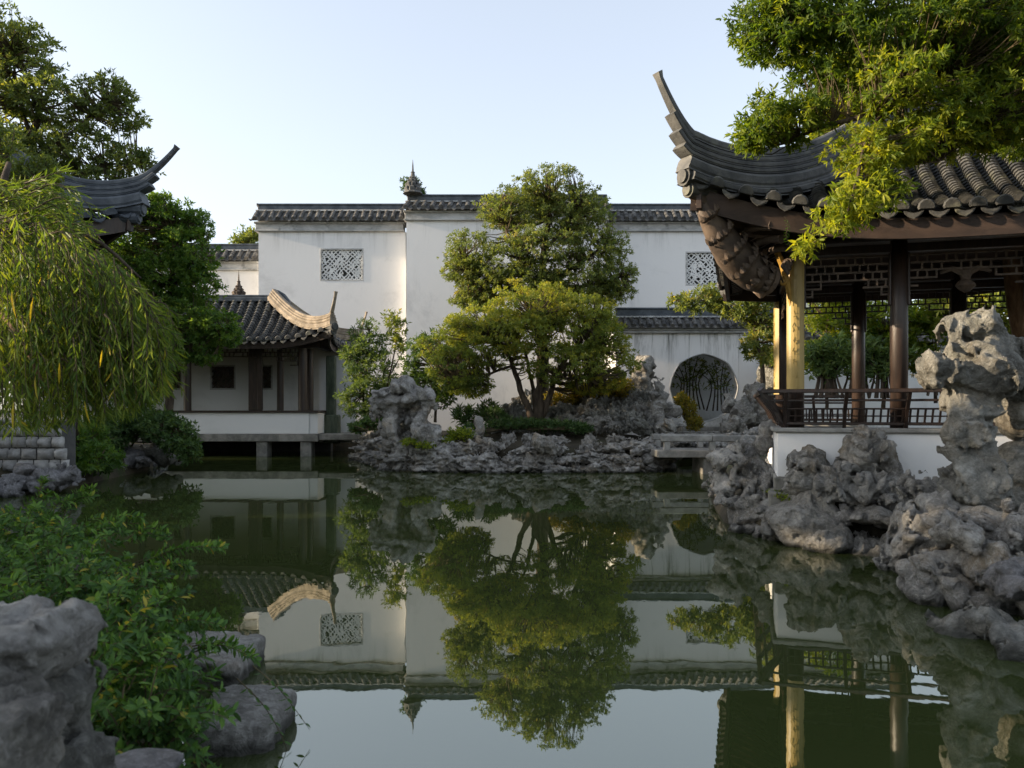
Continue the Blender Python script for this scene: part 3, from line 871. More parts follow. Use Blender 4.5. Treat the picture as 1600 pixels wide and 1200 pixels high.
bench_run((-HA-q,HB+q), (-HA-q,-HB-q), (-1,0), (5, True, True))
bench_run((-HA+SB,HB+q), (-HA-q,HB+q), (0,1), (2, False, True))
bench_run((HA+q,HB+q), (HA-SB,HB+q), (0,1), (2, True, False))
# corner posts of the leaning rail
for sx, sy in ((-1,-1),):
    obj('corner_post', MB().sweep([(sx*(HA+q+e), sy*(HB+q+e), ZS+h) for e, h in ((0,0),(.05,.1),(.10,.22),(.22,.36),(.31,.49))], [(-.03,-.03),(.03,-.03),(.03,.03),(-.03,.03)], side=(.707,-.707,0)), M['wood'], pav, world=False)
# gilt couplet boards curved round the columns, with faded marks
def couplet(x, y, turn, z0, z1):
    r_ = .118; n = 7; m = MB(); a0, a1 = math.radians(-52), math.radians(52)
    th = [turn+a0+(a1-a0)*i/n for i in range(n+1)]
    for r0, r1 in ((r_, r_+.018),):
        vs_ = [(x+rr*math.sin(a), y-rr*math.cos(a), z) for z in (z0, z1) for rr in (r0, r1) for a in th]
        k = n+1; f = []
        for i in range(n):
            f += [(k+i, k+i+1, 3*k+i+1, 3*k+i), (i+1, i, 2*k+i, 2*k+i+1), (2*k+i, 3*k+i, 3*k+i+1, 2*k+i+1), (i, i+1, k+i+1, k+i)]
        f += [(0,k,3*k,2*k),(n,2*k+n,3*k+n,k+n)]
        m.add(vs_, f)
    b = obj('couplet_board', m, M['gold'], pav, world=False)
    rr = random.Random(5); nch = 9; h = (z1-z0-.3)/nch
    for c in range(nch):                                  # seven-stroke faded brush marks, too worn to read
        zc = z1-.2-h*(c+.5); g = MB()
        for _ in range(5):
            a = turn+rr.uniform(-.2,.2); z = zc+rr.uniform(-.05,.05); da, dz = rr.choice(((.22,.01),(.03,.06),(.14,.05),(.12,-.05)))
            pts = [(x+(r_+.0195)*math.sin(a+da*s), y-(r_+.0195)*math.cos(a+da*s), z+dz*s) for s in (-.5,0,.5)]
            g.sweep(pts, [(-.004,-.0015),(.004,-.0015),(.004,.0015),(-.004,.0015)])
        link('faded_character', g.mesh('faded_character'), M['ink'], b, world=False, loc=(0,0,0))
couplet(-HA, -HB, math.radians(-6), 1.86, 3.55)
couplet(-HA, HB, math.radians(-75), 1.86, 3.45)
# roof
rm = {'tile': M['tile'], 'ridge': M['ridge'], 'ridge2': M['ridge'], 'fascia': M['wood_soft'], 'under': M['wood'], 'wood': M['wood']}
pwarp = build_roof(pav, HA+1.0, HB+1.0, .02, 3.87, 6.0, .50, .30,   .255, .092, .065, rm,
    [(-1,-1),(1,-1),(-1,1),(1,1)], [(.32,.11,-.1,0),(.24,.18,.08,0),(.20,.07,.26,1),(.18,.08,.40,0),(.16,.07,.55,1),(.15,.11,.84,0)], (.84,.80), row_parts='fl', plain=(-1,1))
obj('roof_crown', MB().lathe((0,0,0), [(.3,5.9),(.34,6.1),(.2,6.2),(.26,6.4),(.3,6.6),(.18,6.8),(.05,7.0)], 14), M['ridge'], pav, world=False)
# corner beam with carved fish-tail block under the upswept eave
def corner_carving():
    dg = V(-.7071,-.7071,0); sd = V(.7071,-.7071,0)     # outwards along the hip, and the side seen from the pond
    org = V(-HA,-HB,0)
    def at(o, z, s=0): return org+dg*o+V(0,0,z)+sd*s
    hip = [at(o, z) for o, z in ((-.6,4.05),(.2,3.92),(.8,3.88),(1.25,3.97),(1.55,4.12),(1.75,4.22))]
    obj('hip_rafter', MB().sweep(hip, [(-.08,-.12),(.08,-.12),(.08,.1),(-.08,.1)], scale=[1,1,1,.95,.85,.7]), M['wood_brown'], pav, world=False)
    path = [(1.62,4.10),(1.48,3.90),(1.30,3.70),(1.12,3.53),(.93,3.39),(.74,3.29),(.56,3.24)]
    wid = [.06,.11,.16,.20,.22,.20,.17]; hgt = [.14,.22,.31,.37,.39,.36,.29]
    m = MB(); prof = [(math.cos(a), math.sin(a)) for a in np.linspace(0, 2*PI, 14, endpoint=False)]
    vs_ = []; pts = [at(o, z) for o, z in path]; tn = norm(np.gradient(np.array(pts), axis=0))
    for p_, t_, w_, h_ in zip(pts, tn, wid, hgt):
        up = norm(np.cross(sd, t_)); 
        vs_ += [p_+sd*w_*x+up*h_*.62*y for x, y in prof]
    k = 14; m.add(vs_, [(i*k+j, i*k+(j+1)%k, (i+1)*k+(j+1)%k, (i+1)*k+j) for i in range(len(pts)-1) for j in range(k)]+[tuple(range(k-1,-1,-1)), tuple((len(pts)-1)*k+j for j in range(k))])
    body = obj('carved_bracket', m, M['wood_brown'], pav, world=False, smooth=True)
    # round scroll face that ends it, with radiating flutes
    t_ = tn[-1]; up = norm(np.cross(sd, t_)); c = pts[-1]+t_*.02
    m = MB().tube([c-t_*.04, c+t_*.03], [.21,.21], 20); 
    link('scroll_end', m.mesh('scroll_end'), M['wood_brown'], body, world=False, loc=(0,0,0))
    # overlapping leaf scales along the outer face
    sm = MB(); rr = random.Random(3)
    lf = [(0,0,0),(.035,.012,.02),(.05,.022,.06),(.03,.02,.10),(0,.012,.13),(-.03,.02,.10),(-.05,.022,.06),(-.035,.012,.02)]
    me = MB().add(lf+[(0,.045,.06)], [(i,(i+1)%8,8) for i in range(8)]).mesh('leaf_scale'); me.materials.append(M['wood_brown'])
    for i in range(1, 7):
        for j in range(-5, 9):
            a = j*.27+(.13 if i % 2 else 0)+rr.uniform(-.05,.05)
            up = norm(np.cross(sd, tn[i])); nrm = norm(sd*math.cos(a)+up*math.sin(a)*.9)
            pos = pts[i]+sd*wid[i]*math.cos(a)*1.0+up*hgt[i]*.62*math.sin(a)
            zz = norm(-tn[i]*.9+nrm*.1+up*.25*rr.uniform(-1,1)); xx = norm(np.cross(nrm, zz)); yy = np.cross(zz, xx)
            s_ = .75+.25*hgt[i]/.3
            l = link('leaf_scale', me, None, body, world=False, loc=tuple(pos))
            l.rotation_euler = Matrix([[xx[q],yy[q],zz[q]] for q in range(3)]).to_euler(); l.scale = (s_*rr.uniform(.75,1.0),s_*rr.uniform(.9,1.3),s_*rr.uniform(.9,1.35))
    # stepped bracket arms between the carving and the eave
    for j, (o, z, l_) in enumerate(((.95,3.80,.42),(.72,3.68,.36),(.5,3.60,.34))):
        a = at(o, z, .05); b = at(o-.02, z-.02, .05+l_)
        obj('bracket_arm', MB().tube([a, (a+b)/2+V(0,0,.02), b], [.045,.05,.06], 8), M['wood_brown'], pav, world=False)
        obj('bracket_arm', MB().tube([at(o,z,-.05), at(o-.02,z,-.05-l_*.5), at(o-.02,z-.02,-.05-l_)], [.045,.05,.06], 8), M['wood_brown'], pav, world=False)
    obj('pendant_post', MB().lathe(at(.62,0), [(.07,3.5),(.07,3.2),(.1,3.12),(.07,3.05),(.02,3.0)], 10), M['wood_brown'], pav, world=False)
    # gilt scroll beside the corner column
    g = MB()
    for k_ in range(3):
        a = np.linspace(0, 4.4, 12); rr_ = np.linspace(.085, .02, 12)
        cx, cz = .14+.07*k_, 3.50-.13*k_
        g.tube([at(cx+r_*math.cos(t+k_), cz+r_*math.sin(t+k_), .03) for r_, t in zip(rr_, a)], np.linspace(.026,.012,12), 6)
    g.tube([at(.36,3.6,.02), at(.26,3.45,.02), at(.19,3.25,.02), at(.13,3.05,.02), at(.11,2.86,.02)], [.04,.045,.04,.03,.012], 7)
    obj('gilt_scroll', g, M['gilt'], pav, world=False)
    g = MB()
    for k_ in range(4):
        g.tube([at(.10+.03*k_,3.62-.04*k_,.0), at(.20+.04*k_,3.56-.05*k_,.10), at(.22+.03*k_,3.48-.06*k_,.16)], [.05,.045,.02], 7)
    obj('bracket_block', g, M['wood_brown'], pav, world=False)
corner_carving()

# ------------------------------------------------------------------ waterside hall on the left
DL = 27.2
hall = thing('waterside_hall', 'low open hall on stone piers with grey tile roof and white parapet', 'hall', (px_x(390,DL), DL, 0))
hx0, hx1 = -17.5, px_x(497,DL)
zd = px_z(690,DL)
obj('deck_slab', MB().box(hx0, hx1, DL, DL+4.2, zd, px_z(678.5,DL)), M['slab'], hall, bevel=.015)
for px in (408, 477):
    x = px_x(px,DL)
    obj('pier', MB().box(x-.19, x+.19, DL+.06, DL+.6, -.7, zd-.005), M['slab'], hall, bevel=.02)
obj('pier', MB().box(hx0, hx1-.3, DL+3.2, DL+3.6, -.7, zd-.005), M['dark_grey'], hall)
zp = px_z(645,DL)
obj('parapet', MB().box(hx0, px_x(482,DL), DL+.05, DL+.3, px_z(678,DL), zp), M['plaster_seat'], hall, bevel=.01)
obj('parapet', MB().box(px_x(482,DL)+.004, hx1-.03, DL+.09, DL+2.4, px_z(678,DL), zp), M['plaster_seat'], hall, bevel=.01)
obj('parapet_coping', MB().box(hx0, hx1+.02, DL-.02, DL+.38, zp+.003, zp+.08).box(px_x(480,DL), hx1+.02, DL+.382, DL+2.4, zp+.003, zp+.08), M['wood'], hall, bevel=.01)
zbh = 3.72
for px, hw, dd in ((150,.12,.25),(222,.12,.25),(293,.13,.25),(438,.12,.9),(473,.16,.25),(485,.11,.7)):
    x = px_x(px,DL+dd)
    obj('column', MB().lathe((x,DL+dd,0), [(hw,zp+.08),(hw*.95,zbh)], 14), M['wood'], hall)
x = px_x(398,DL+.25)
obj('door_post', MB().box(x-.24, x+.2, DL+.3, DL+.38, zp+.08, zbh), M['wood'], hall, bevel=.02)
obj('door_post', MB().box(x+.1, x+.28, DL+.2, DL+.292, zp+.08, zbh), M['wood'], hall, bevel=.02)
obj('beam', MB().box(hx0, hx1+.05, DL+.16, DL+.36, zbh, zbh+.34), M['wood'], hall, bevel=.02)
obj('beam', MB().box(hx1-.2, hx1-.0, DL+.37, DL+3.4, zbh, zbh+.34), M['wood'], hall, bevel=.02)
obj('hanging_lattice', fret(px_x(215,DL)+.1, px_x(293,DL)-.1, dep_big, zbh, .16, .035, DL+.25), M['wood'], hall)
obj('hanging_lattice', fret(px_x(296,DL)+.1, px_x(470,DL)-.1, dep_big, zbh, .16, .035, DL+.25), M['wood'], hall)
# back wall with two dark lattice windows
yb = DL+2.5
h1 = (px_x(328,yb), px_x(368,yb), px_z(609,yb), px_z(570,yb)); h2 = (px_x(402,yb), px_x(426,yb), px_z(609,yb), px_z(570,yb))
h0 = (px_x(250,yb), px_x(285,yb), px_z(609,yb), px_z(570,yb))
wall_panel(hall, hx0, px_x(505,yb), yb, yb+.4, zd+.4, zbh+.5, [h0, h1, h2], M['plaster_court'], 'back_wall')
for i, h in enumerate((h0, h1, h2)): lattice_window(hall, h, yb, 20+i, .2, .06, M['wood'])
obj('floor', MB().box(hx0, hx1-.1, DL+.31, yb-.002, px_z(678,DL)+.003, px_z(678,DL)+.06), M['slab'], hall)
# roof: its own frame
HC = V(-11.75, DL+1.62, 0)
rf = bpy.data.objects.new('hipped_roof', None); COL.objects.link(rf); rf.parent = hall; rf.location = tuple(HC-V(*wloc(hall)))
rmh = {'tile': M['tile'], 'ridge': M['ridge_pale'], 'ridge2': M['ridge_pale'], 'fascia': M['wood'], 'under': M['wood'], 'wood': M['wood']}
build_roof(rf, 5.55, 2.3, 3.0, 3.92, 5.55, .42, .35, .315, .115, .12, rmh, [(1,-1),(-1,-1),(1,1),(-1,1)],
    [(.30,.20,.0,0),(.25,.10,.08,1),(.22,.08,.16,0),(.16,.08,.52,1)], (.52,.95), drip=(.24,.13), fascia=.2, row_parts='fr', faces='frlb')
obj('ridge_cap', MB().box(-3.3, 3.15, -.14, .14, 5.5, 5.66).box(-3.35, 3.2, -.11, .11, 5.66, 5.74), M['ridge_dark'], rf, world=False, bevel=.02)
obj('ridge_end', MB().prism([(3.1,5.3),(3.75,5.3),(3.7,5.55),(3.5,5.8),(3.3,5.92),(3.12,5.85)], -.17, .17), M['ridge_dark'], rf, world=False, bevel=.03)
finial('small brown carved finial on the waterside hall roof ridge', tuple(P(373,470,DL+1.9)), 1.12, .62, M['wood_brown'])

# low white side wall, tile cap and mossy post right of the hall
r = thing('side_wall', 'short white wall with a sloping tile cap beside the waterside hall', 'wall', tuple(P(528,665,29)))
obj('plaster_wall', MB().box(px_x(499,29.2), px_x(555,29.2), 29.2, 29.5, .4, px_z(545,29.2)), M['plaster'], r)
sl = MB().sweep([P(512,527,29.1), P(526,538,29.1), P(541,546,29.1)], [(-.3,-.08),(.3,-.08),(.34,.02),(0,.12),(-.34,.02)])
obj('tile_cap', sl, M['tile_far'], r)
for i in range(5):
    a = P(512+i*7.2, 524+i*5, 28.85)
    obj('roof_tile', MB().tube([a+Vector((0,.3,.1)), a], [.09,.1], 10), M['tile_far'], r)
r = thing('mossy_post', 'green mossy square post at the right end of the waterside hall', 'post', tuple(P(516,665,28.3)))
obj('shaft', MB().box(px_x(509,28.3), px_x(523,28.3), 28.3, 28.6, .45, px_z(556,28.3)), M['moss_post'], r, bevel=.03)
obj('foot_block', MB().box(px_x(505,28.2), px_x(528,28.2), 28.2, 28.7, .4, px_z(648,28.2)), M['moss_post'], r, bevel=.04)
# flat slab bridge to the island
r = thing('slab_bridge', 'flat grey slab footbridge between waterside hall and island', 'bridge', tuple(P(525,690,DL)))
obj('slab', MB().box(hx1+.01, px_x(572,DL), DL+.02, DL+1.3, px_z(688,DL), px_z(678,DL)), M['slab'], r, bevel=.03)
obj('slab', MB().box(hx1+.01, px_x(572,DL), DL+1.34, DL+2.4, px_z(688,DL), px_z(678,DL)), M['slab'], r, bevel=.03)

# stone bridge right of the island
db = 19.6
r = thing('stone_bridge', 'low granite footbridge with post and beam rails right of the island', 'bridge', tuple(P(1100,712,db)))
bx0, bx1 = px_x(1034,db), px_x(1200,db)
for k, y in enumerate((db, db+1.25)):
    for a, b in ((bx0+(.0), px_x(1113,y)), (px_x(1113,y)+.01, bx1)):
        obj('rail_beam', MB().box(a, b, y, y+.16, px_z(690,db), px_z(680.5,db)), M['coping_stone'], r, bevel=.015)
    for px in (1043, 1114, 1188):
        x = px_x(px,db)
        obj('rail_post', MB().box(x-.07, x+.07, y+.01, y+.15, px_z(704,db)+.002, px_z(690,db)-.002), M['coping_stone'], r, bevel=.01)
for a, b in ((bx0-.1, px_x(1110,db)), (px_x(1110,db)+.012, bx1+.2)):
    for y0, y1 in ((db-.06, db+.7), (db+.71, db+1.5)):
        obj('deck_slab', MB().box(a, b, y0, y1, px_z(715,db), px_z(704,db)), M['slab'], r, bevel=.015)
x = px_x(1110,db)
obj('pier', MB().box(x-.15, x+.15, db+.05, db+1.35, -.6, px_z(715,db)-.003), M['slab'], r, bevel=.02)

# upswept roof of a second pavilion behind the left trees
fp = thing('far_pavilion', 'blue grey upswept pavilion roof half hidden by the left trees', 'pavilion', (-11.5, 16.95, -.05), math.radians(45))
fp.scale = (1.265,)*3
rmf = {'tile': M['ridge_dark'], 'ridge': M['ridge_dark'], 'ridge2': M['ridge_dark'], 'fascia': M['wood'], 'under': M['wood'], 'wood': M['wood']}
build_roof(fp, 1.75, 1.75, .02, 4.35, 5.6, .35, .25, .28, .1, .12, rmf, [(1,-1),(-1,-1),(1,1),(-1,1)],
    [(.30,.22,.12,0),(.24,.09,.34,1),(.20,.09,.5,0),(.17,.10,.98,1)], (.98,.62), row_parts='fr')
for sx in (-1,1):
    for sy in (-1,1): column(fp, sx*1.2, sy*1.2, -1.1, 4.4, .1, False)
obj('beam', MB().box(-1.4,1.4,-1.3,-1.15,4.05,4.3).box(-1.4,1.4,1.15,1.3,4.05,4.3).box(-1.3,-1.15,-1.14,1.14,4.05,4.3).box(1.15,1.3,-1.14,1.14,4.05,4.3), M['wood'], fp, world=False)
obj('roof_crown', MB().lathe((0,0,0), [(.25,6.1),(.3,6.3),(.15,6.4),(.22,6.6),(.04,6.9)], 12), M['ridge_dark'], fp, world=False)
# ------------------------------------------------------------------ rocks: blended lumps scooped by noise
def surface_nets(f, x0, res):
    nx, ny, nz = f.shape; ins = f < 0
    c = np.zeros((nx-1,ny-1,nz-1), np.int8)
    for dx in (0,1):
        for dy in (0,1):
            for dz in (0,1): c += ins[dx:nx-1+dx, dy:ny-1+dy, dz:nz-1+dz]
    act = (c > 0) & (c < 8); ii = np.argwhere(act)
    vid = np.full(act.shape, -1, np.int64); vid[act] = np.arange(len(ii))
    acc = np.zeros((len(ii),3)); cnt = np.zeros(len(ii))
    cor = [(0,0,0),(1,0,0),(0,1,0),(1,1,0),(0,0,1),(1,0,1),(0,1,1),(1,1,1)]
    val = [f[ii[:,0]+a, ii[:,1]+b, ii[:,2]+d] for a, b, d in cor]
    for a in range(8):
        for b in range(a+1, 8):
            df = [cor[b][k]-cor[a][k] for k in range(3)]
            if sum(map(abs, df)) != 1: continue
            m = (val[a] < 0) != (val[b] < 0)
            t = val[a][m]/(val[a][m]-val[b][m])
            acc[m] += np.array(cor[a])+t[:,None]*np.array(df); cnt[m] += 1
    verts = x0+res*(ii+acc/cnt[:,None])
    faces = []
    for ax in range(3):
        sl0 = [slice(None)]*3; sl1 = [slice(None)]*3; sl0[ax] = slice(0,-1); sl1[ax] = slice(1,None)
        a_, b_ = ins[tuple(sl0)], ins[tuple(sl1)]
        o1, o2 = [(1,2),(2,0),(0,1)][ax]
        e = np.argwhere(a_ != b_)
        e = e[(e[:,o1] > 0) & (e[:,o2] > 0) & (e[:,o1] < f.shape[o1]-1) & (e[:,o2] < f.shape[o2]-1)]
        fl = a_[e[:,0],e[:,1],e[:,2]]
        def q(d1, d2):
            g = e.copy(); g[:,o1] -= d1; g[:,o2] -= d2; return vid[g[:,0],g[:,1],g[:,2]]
        quad = np.stack([q(1,1), q(0,1), q(0,0), q(1,0)], 1)
        quad[~fl] = quad[~fl][:,::-1]
        faces.append(quad)
    return verts, np.concatenate(faces)

def rock_mesh(name, blobs, res, seed, amp=.10, freq=1.6, k=.055, cuts=(), rough=1.0, pit=.5, zmin=None, sq=2):
    """blobs: (centre, radii, tilt in the picture plane in degrees)"""
    C = np.array([b[0] for b in blobs], float); R = np.array([b[1] for b in blobs], float)
    lo = (C-R.max(1,keepdims=True)).min(0)-amp*1.6-.05; hi = (C+R.max(1,keepdims=True)).max(0)+amp*1.6+.05
    n = np.maximum(4, np.ceil((hi-lo)/res).astype(int)+1)
    ax = [lo[i]+res*np.arange(n[i]) for i in range(3)]
    p = np.stack(np.meshgrid(*ax, indexing='ij'), -1)
    off = np.array([seed*7.31, seed*3.17, seed*5.77])
    q = p*freq+off
    w = np.stack([perlin(q*.8+o) for o in (11, 37, 59)], -1)
    ps = p+w*amp*.9
    d = None
    def ell(c, r, t):
        x = ps-np.array(c, float)
        if t:
            a = math.radians(t); x = np.stack([x[...,0]*math.cos(a)+x[...,2]*math.sin(a), x[...,1], -x[...,0]*math.sin(a)+x[...,2]*math.cos(a)], -1)
        r = np.array(r, float)
        if sq != 2: return (np.sum(np.abs(x/r)**sq, -1)**(1/sq)-1)*r.min()
        k0 = np.linalg.norm(x/r, axis=-1); k1 = np.linalg.norm(x/(r*r), axis=-1)+1e-9
        return k0*(k0-1)/k1
    for b in blobs:
        e = ell(b[0], b[1], b[2] if len(b) > 2 else 0)
        if d is None: d = e
        else:
            h = np.clip(.5+.5*(e-d)/k, 0, 1); d = e*(1-h)+d*h-k*h*(1-h)
    for b in cuts:
        d = np.maximum(d, -ell(b[0], b[1], b[2] if len(b) > 2 else 0))
    near = np.abs(d) < amp*2.4+res*2
    pn = q[near]; wn_ = w[near]
    dn = d[near]
    sq_ = V(1,1,.85)
    f1, f2 = worley(pn*sq_*1.2+wn_*.9)
    n1 = np.abs(perlin(pn*1.1+wn_*1.5)); n2 = np.abs(perlin(pn*V(2.4,2.4,1.9)+wn_*1.8+5)); n3 = np.abs(perlin(pn*5.1+wn_*1.2+9)); n4 = np.abs(perlin(pn*10.3+3))
    ro = rough
    g1, g2 = worley(pn*sq_*2.9+wn_*1.1+17)
    dn = dn+amp*(ro*1.05*(np.minimum(f1*1.2, .95)-.42)+ro*.45*(np.minimum(g1*1.2,.95)-.45)+.85*np.minimum(n1*2.3,.9)-.34+.72*np.minimum(n2*2.3,.9)-.29+.42*np.minimum(n3*2.1,.9)-.16+.2*n4)
    dn = dn+amp*ro*(.75*np.exp(-((f2-f1)/.10)**2)+.30*np.exp(-((g2-g1)/.10)**2))
    pt = perlin(pn*1.7+40)
    dn = dn+amp*pit*smooth01((pt-.22)/.22)*1.3
    d = d.copy(); d[near] = dn
    if zmin is not None: d = np.maximum(d, zmin-p[...,2])
    v, f = surface_nets(d, lo, res)
    return np_mesh(name, v, f)

def B(px, py, d, rx, ry, rz=None, tilt=0):
    """lump seen at a spot of the photograph, with its radii in photograph pixels and its depth radius in metres"""
    s = d/FPX
    return (tuple(P(px,py,d)), (rx*s, rz if rz else .8*min(rx,ry)*s+.05, ry*s), tilt)

def rock(label, blobs, res, seed, mat='rock', group=None, name='garden_rock', cat='rock', **kw):
    me = rock_mesh(name, blobs, res, seed, **kw)
    c = Vector(blobs[0][0]); zb = min(v.co.z for v in me.vertices) if len(me.vertices) else 0
    base = Vector((c.x, c.y, max(zb, 0)))
    me.transform(Matrix.Translation(-base))
    o = link(name, me, M[mat], None, loc=tuple(base))
    return tag(o, label, cat, group)

G1 = 'rocks round the right pavilion'; G2 = 'rocks of the island'; G3 = 'rocks of the left bank'; G4 = 'foreground rocks'
# right bank
rock('pale pinnacle rock left of the pavilion seat wall', [B(1190,690,11.3,18,36,.25,-18), B(1180,735,11.3,30,34,.3), B(1197,665,11.4,11,16,.18,-15)], .035, 1, group=G1, amp=.11, freq=2.3)
rock('knobbly folded grey rock at the water, outermost left of the pavilion rocks',
     [B(1140,718,11.2,26,20,.35,10), B(1136,765,11.1,22,34,.35), B(1165,795,10.8,32,34,.4), B(1190,757,10.9,34,22,.4,20), B(1200,800,10.4,26,34,.4), B(1170,830,10.6,40,22,.4)], .032, 2, group=G1, amp=.13, freq=2.6, pit=.8)
rock('broad tan based rock at the water below the pavilion corner',
     [B(1250,815,9.6,62,44,.5,-12), B(1290,842,9.2,44,34,.45), B(1212,838,10.0,30,24,.4), B(1262,775,9.8,40,30,.4), B(1330,850,9.3,30,20,.4)], .03, 3, 'rock_warm', G1, amp=.12, freq=2.0, pit=.5)
rock('dark lumpy rock with rust patches before the white seat wall',
     [B(1262,728,9.75,36,24,.35,5), B(1290,752,9.5,40,30,.38), B(1245,752,9.7,24,26,.32), B(1310,735,9.7,22,20,.3)], .028, 4, 'rock', G1, amp=.12, freq=2.5, pit=.7)
rock('tall hump shaped grey rock before the white seat wall',
     [B(1342,712,9.6,28,40,.35,14), B(1366,705,9.55,26,30,.32,-30), B(1392,735,9.5,18,26,.25,-20), B(1350,765,9.45,48,36,.42), B(1400,772,9.35,24,32,.3,-35)], .03, 5, group=G1, amp=.13, freq=2.2, pit=.6)
rock('flat ledge rock bridging a dark hollow over the water', [B(1365,808,9.3,56,20,.5,3), B(1400,800,9.4,30,18,.45)], .035, 6, group=G1, amp=.08, freq=2.4)
rock('low bedded shelf rock in the hollow at the waterline', [B(1372,862,9.0,62,22,.5), B(1420,850,8.9,40,26,.4)], .035, 7, 'rock_warm', G1, amp=.09, freq=2.4)
rock('slender waisted scholar rock with a jutting tan nose on top',
     [B(1522,760,7.3,46,60,.30), B(1512,690,7.3,36,50,.26,8), B(1516,630,7.3,36,46,.25,-10), B(1530,580,7.3,58,38,.30), B(1472,572,7.25,40,27,.22,12), B(1446,568,7.2,24,22,.17),
      B(1522,548,7.33,40,26,.22), B(1520,520,7.35,44,26,.22,-12), B(1535,505,7.35,28,16,.18), B(1580,560,7.45,40,34,.26), B(1598,590,7.5,34,40,.25)], .022, 8, 'rock_olive', G1, rough=.32, amp=.11, freq=2.3, pit=.45, k=.07,
      cuts=[B(1489,668,7.05,9,20,.2)])
rock('upright dark slab of rock hanging behind the waisted scholar rock', [B(1585,640,7.8,34,54,.3), B(1612,600,7.8,30,50,.3)], .035, 9, 'rock_olive', G1, amp=.09, freq=2.0, pit=.4)
rock('rounded olive boulder behind the foot of the scholar rock', [B(1592,755,7.9,52,62,.4), B(1640,740,7.9,60,70,.4)], .035, 10, 'rock_olive', G1, amp=.09, freq=1.8, pit=.4)
rock('big creased shore rock carrying the scholar rock',
     [B(1450,845,7.2,46,56,.45), B(1500,815,7.1,70,36,.5,6), B(1470,905,6.7,64,52,.5), B(1560,850,6.7,60,50,.45,25), B(1430,800,7.4,26,26,.35), B(1600,830,6.6,60,46,.45), B(1520,930,6.5,60,44,.4)], .026, 11, 'rock', G1, amp=.13, freq=2.2, pit=.6)
rock('twisted grey boulder with pale folds on the right shore', [B(1535,860,6.35,52,24,.25,32), B(1500,830,6.45,32,26,.25,40), B(1560,885,6.2,50,40,.3,20)], .024, 12, 'rock', G1, amp=.12, freq=2.6, pit=.6)
rock('smooth blue grey boulder at the right edge of the shore', [B(1598,915,5.6,52,36,.3,-22), B(1640,900,5.6,50,40,.3)], .026, 13, 'rock_blue', G1, amp=.06, freq=1.8, pit=.2)
rock('dark mossy rock undercut by the water on the right', [B(1500,1000,5.75,44,30,.35), B(1560,985,5.6,60,36,.35), B(1625,1000,5.4,50,40,.3), B(1465,985,6.0,24,24,.3), B(1600,1030,5.1,22,20,.2)], .028, 14, 'rock_olive', G1, amp=.11, freq=2.2, pit=.7)
# island
rock('tall knobbly two legged rock at the left end of the island',
     [B(612,660,21.2,16,44,.4,-6), B(620,710,21.0,14,30,.4), B(604,625,21.2,26,20,.5), B(628,604,21.2,20,15,.45), B(640,622,21.1,40,15,.45,14), B(662,625,21.1,22,22,.45), B(655,655,21.1,20,24,.45,-24), B(668,680,21.0,26,22,.5), B(590,640,21.2,12,20,.35), B(640,655,21.75,24,50,.4)],
     .05, 21, group=G2, rough=.8, amp=.16, freq=1.7, pit=.8, cuts=[B(638,672,20.7,10,26,.55), B(648,640,20.75,8,8,.3)])
rock('small tan rock lit on its face beside the arched rock', [B(748,665,22,9,20,.25,12), B(738,680,22,16,12,.3)], .05, 22, 'rock_warm', G2, amp=.1, freq=1.8)
rock('squarish boulder with a sunlit tan side on the island edge', [B(850,694,20.3,18,17,.3), B(842,688,20.25,11,13,.25), B(862,700,20.3,9,12,.2)], .04, 23, 'rock_warm', G2, amp=.09, freq=1.9, pit=.4)
rock('tall brown rock pile against the wall behind the spreading tree', [B(1000,600,26.6,20,44,.6,-6), B(985,640,26.4,30,34,.7), B(1008,570,26.7,12,20,.4), B(960,640,26.3,30,24,.6)], .07, 24, 'rock_warm', G2, rough=.6, amp=.19, freq=1.2, pit=.6)
rock('notched grey rock standing left of the moon gate', [B(1033,615,24,16,20,.4), B(1028,645,23.9,18,24,.45), B(1040,665,23.6,28,18,.5), B(1052,640,24,12,14,.35), B(1030,600,24,10,10,.3)], .06, 25, group=G2, amp=.17, freq=1.5, pit=.8)
rock('sloping grey rock standing right of the moon gate', [B(1180,620,24.2,18,26,.4,-20), B(1165,645,24,24,24,.5,-35), B(1145,665,23.8,24,16,.5), B(1142,630,24.2,9,14,.3), B(1190,655,24,22,24,.5)], .06, 26, group=G2, amp=.17, freq=1.5, pit=.8)
rock('dark rock mass in the second gate behind the pavilion column', [B(1205,585,27.4,22,40,.5), B(1212,640,27.2,24,40,.5)], .08, 27, 'rock_olive', G2, amp=.16, freq=1.3)
# left bank
rock('glossy folded grey rock at the foot of the block wall', [B(88,745,15.3,34,20,.4), B(70,755,15.2,28,16,.4), B(112,752,15.2,14,12,.3)], .045, 31, 'rock_blue', G3, amp=.13, freq=1.9, pit=.6)
rock('dark rock below the block wall at the left frame edge', [B(22,755,15,26,18,.4), B(-8,770,14.6,40,22,.4), B(38,735,15.3,16,12,.3)], .05, 32, 'rock_blue', G3, amp=.12, freq=1.9)
rock('pale veined rock at the waterline under the dark shrubs', [B(205,714,20.2,24,16,.5), B(190,722,20,20,12,.5), B(222,722,20,16,12,.4)], .055, 33, 'rock_blue', G3, amp=.15, freq=1.6, pit=.6)
rock('dull brown rock between the shrubs near the hall', [B(236,706,21,24,16,.5), B(262,715,21,24,16,.5)], .06, 34, 'rock_olive', G3, amp=.12, freq=1.5)
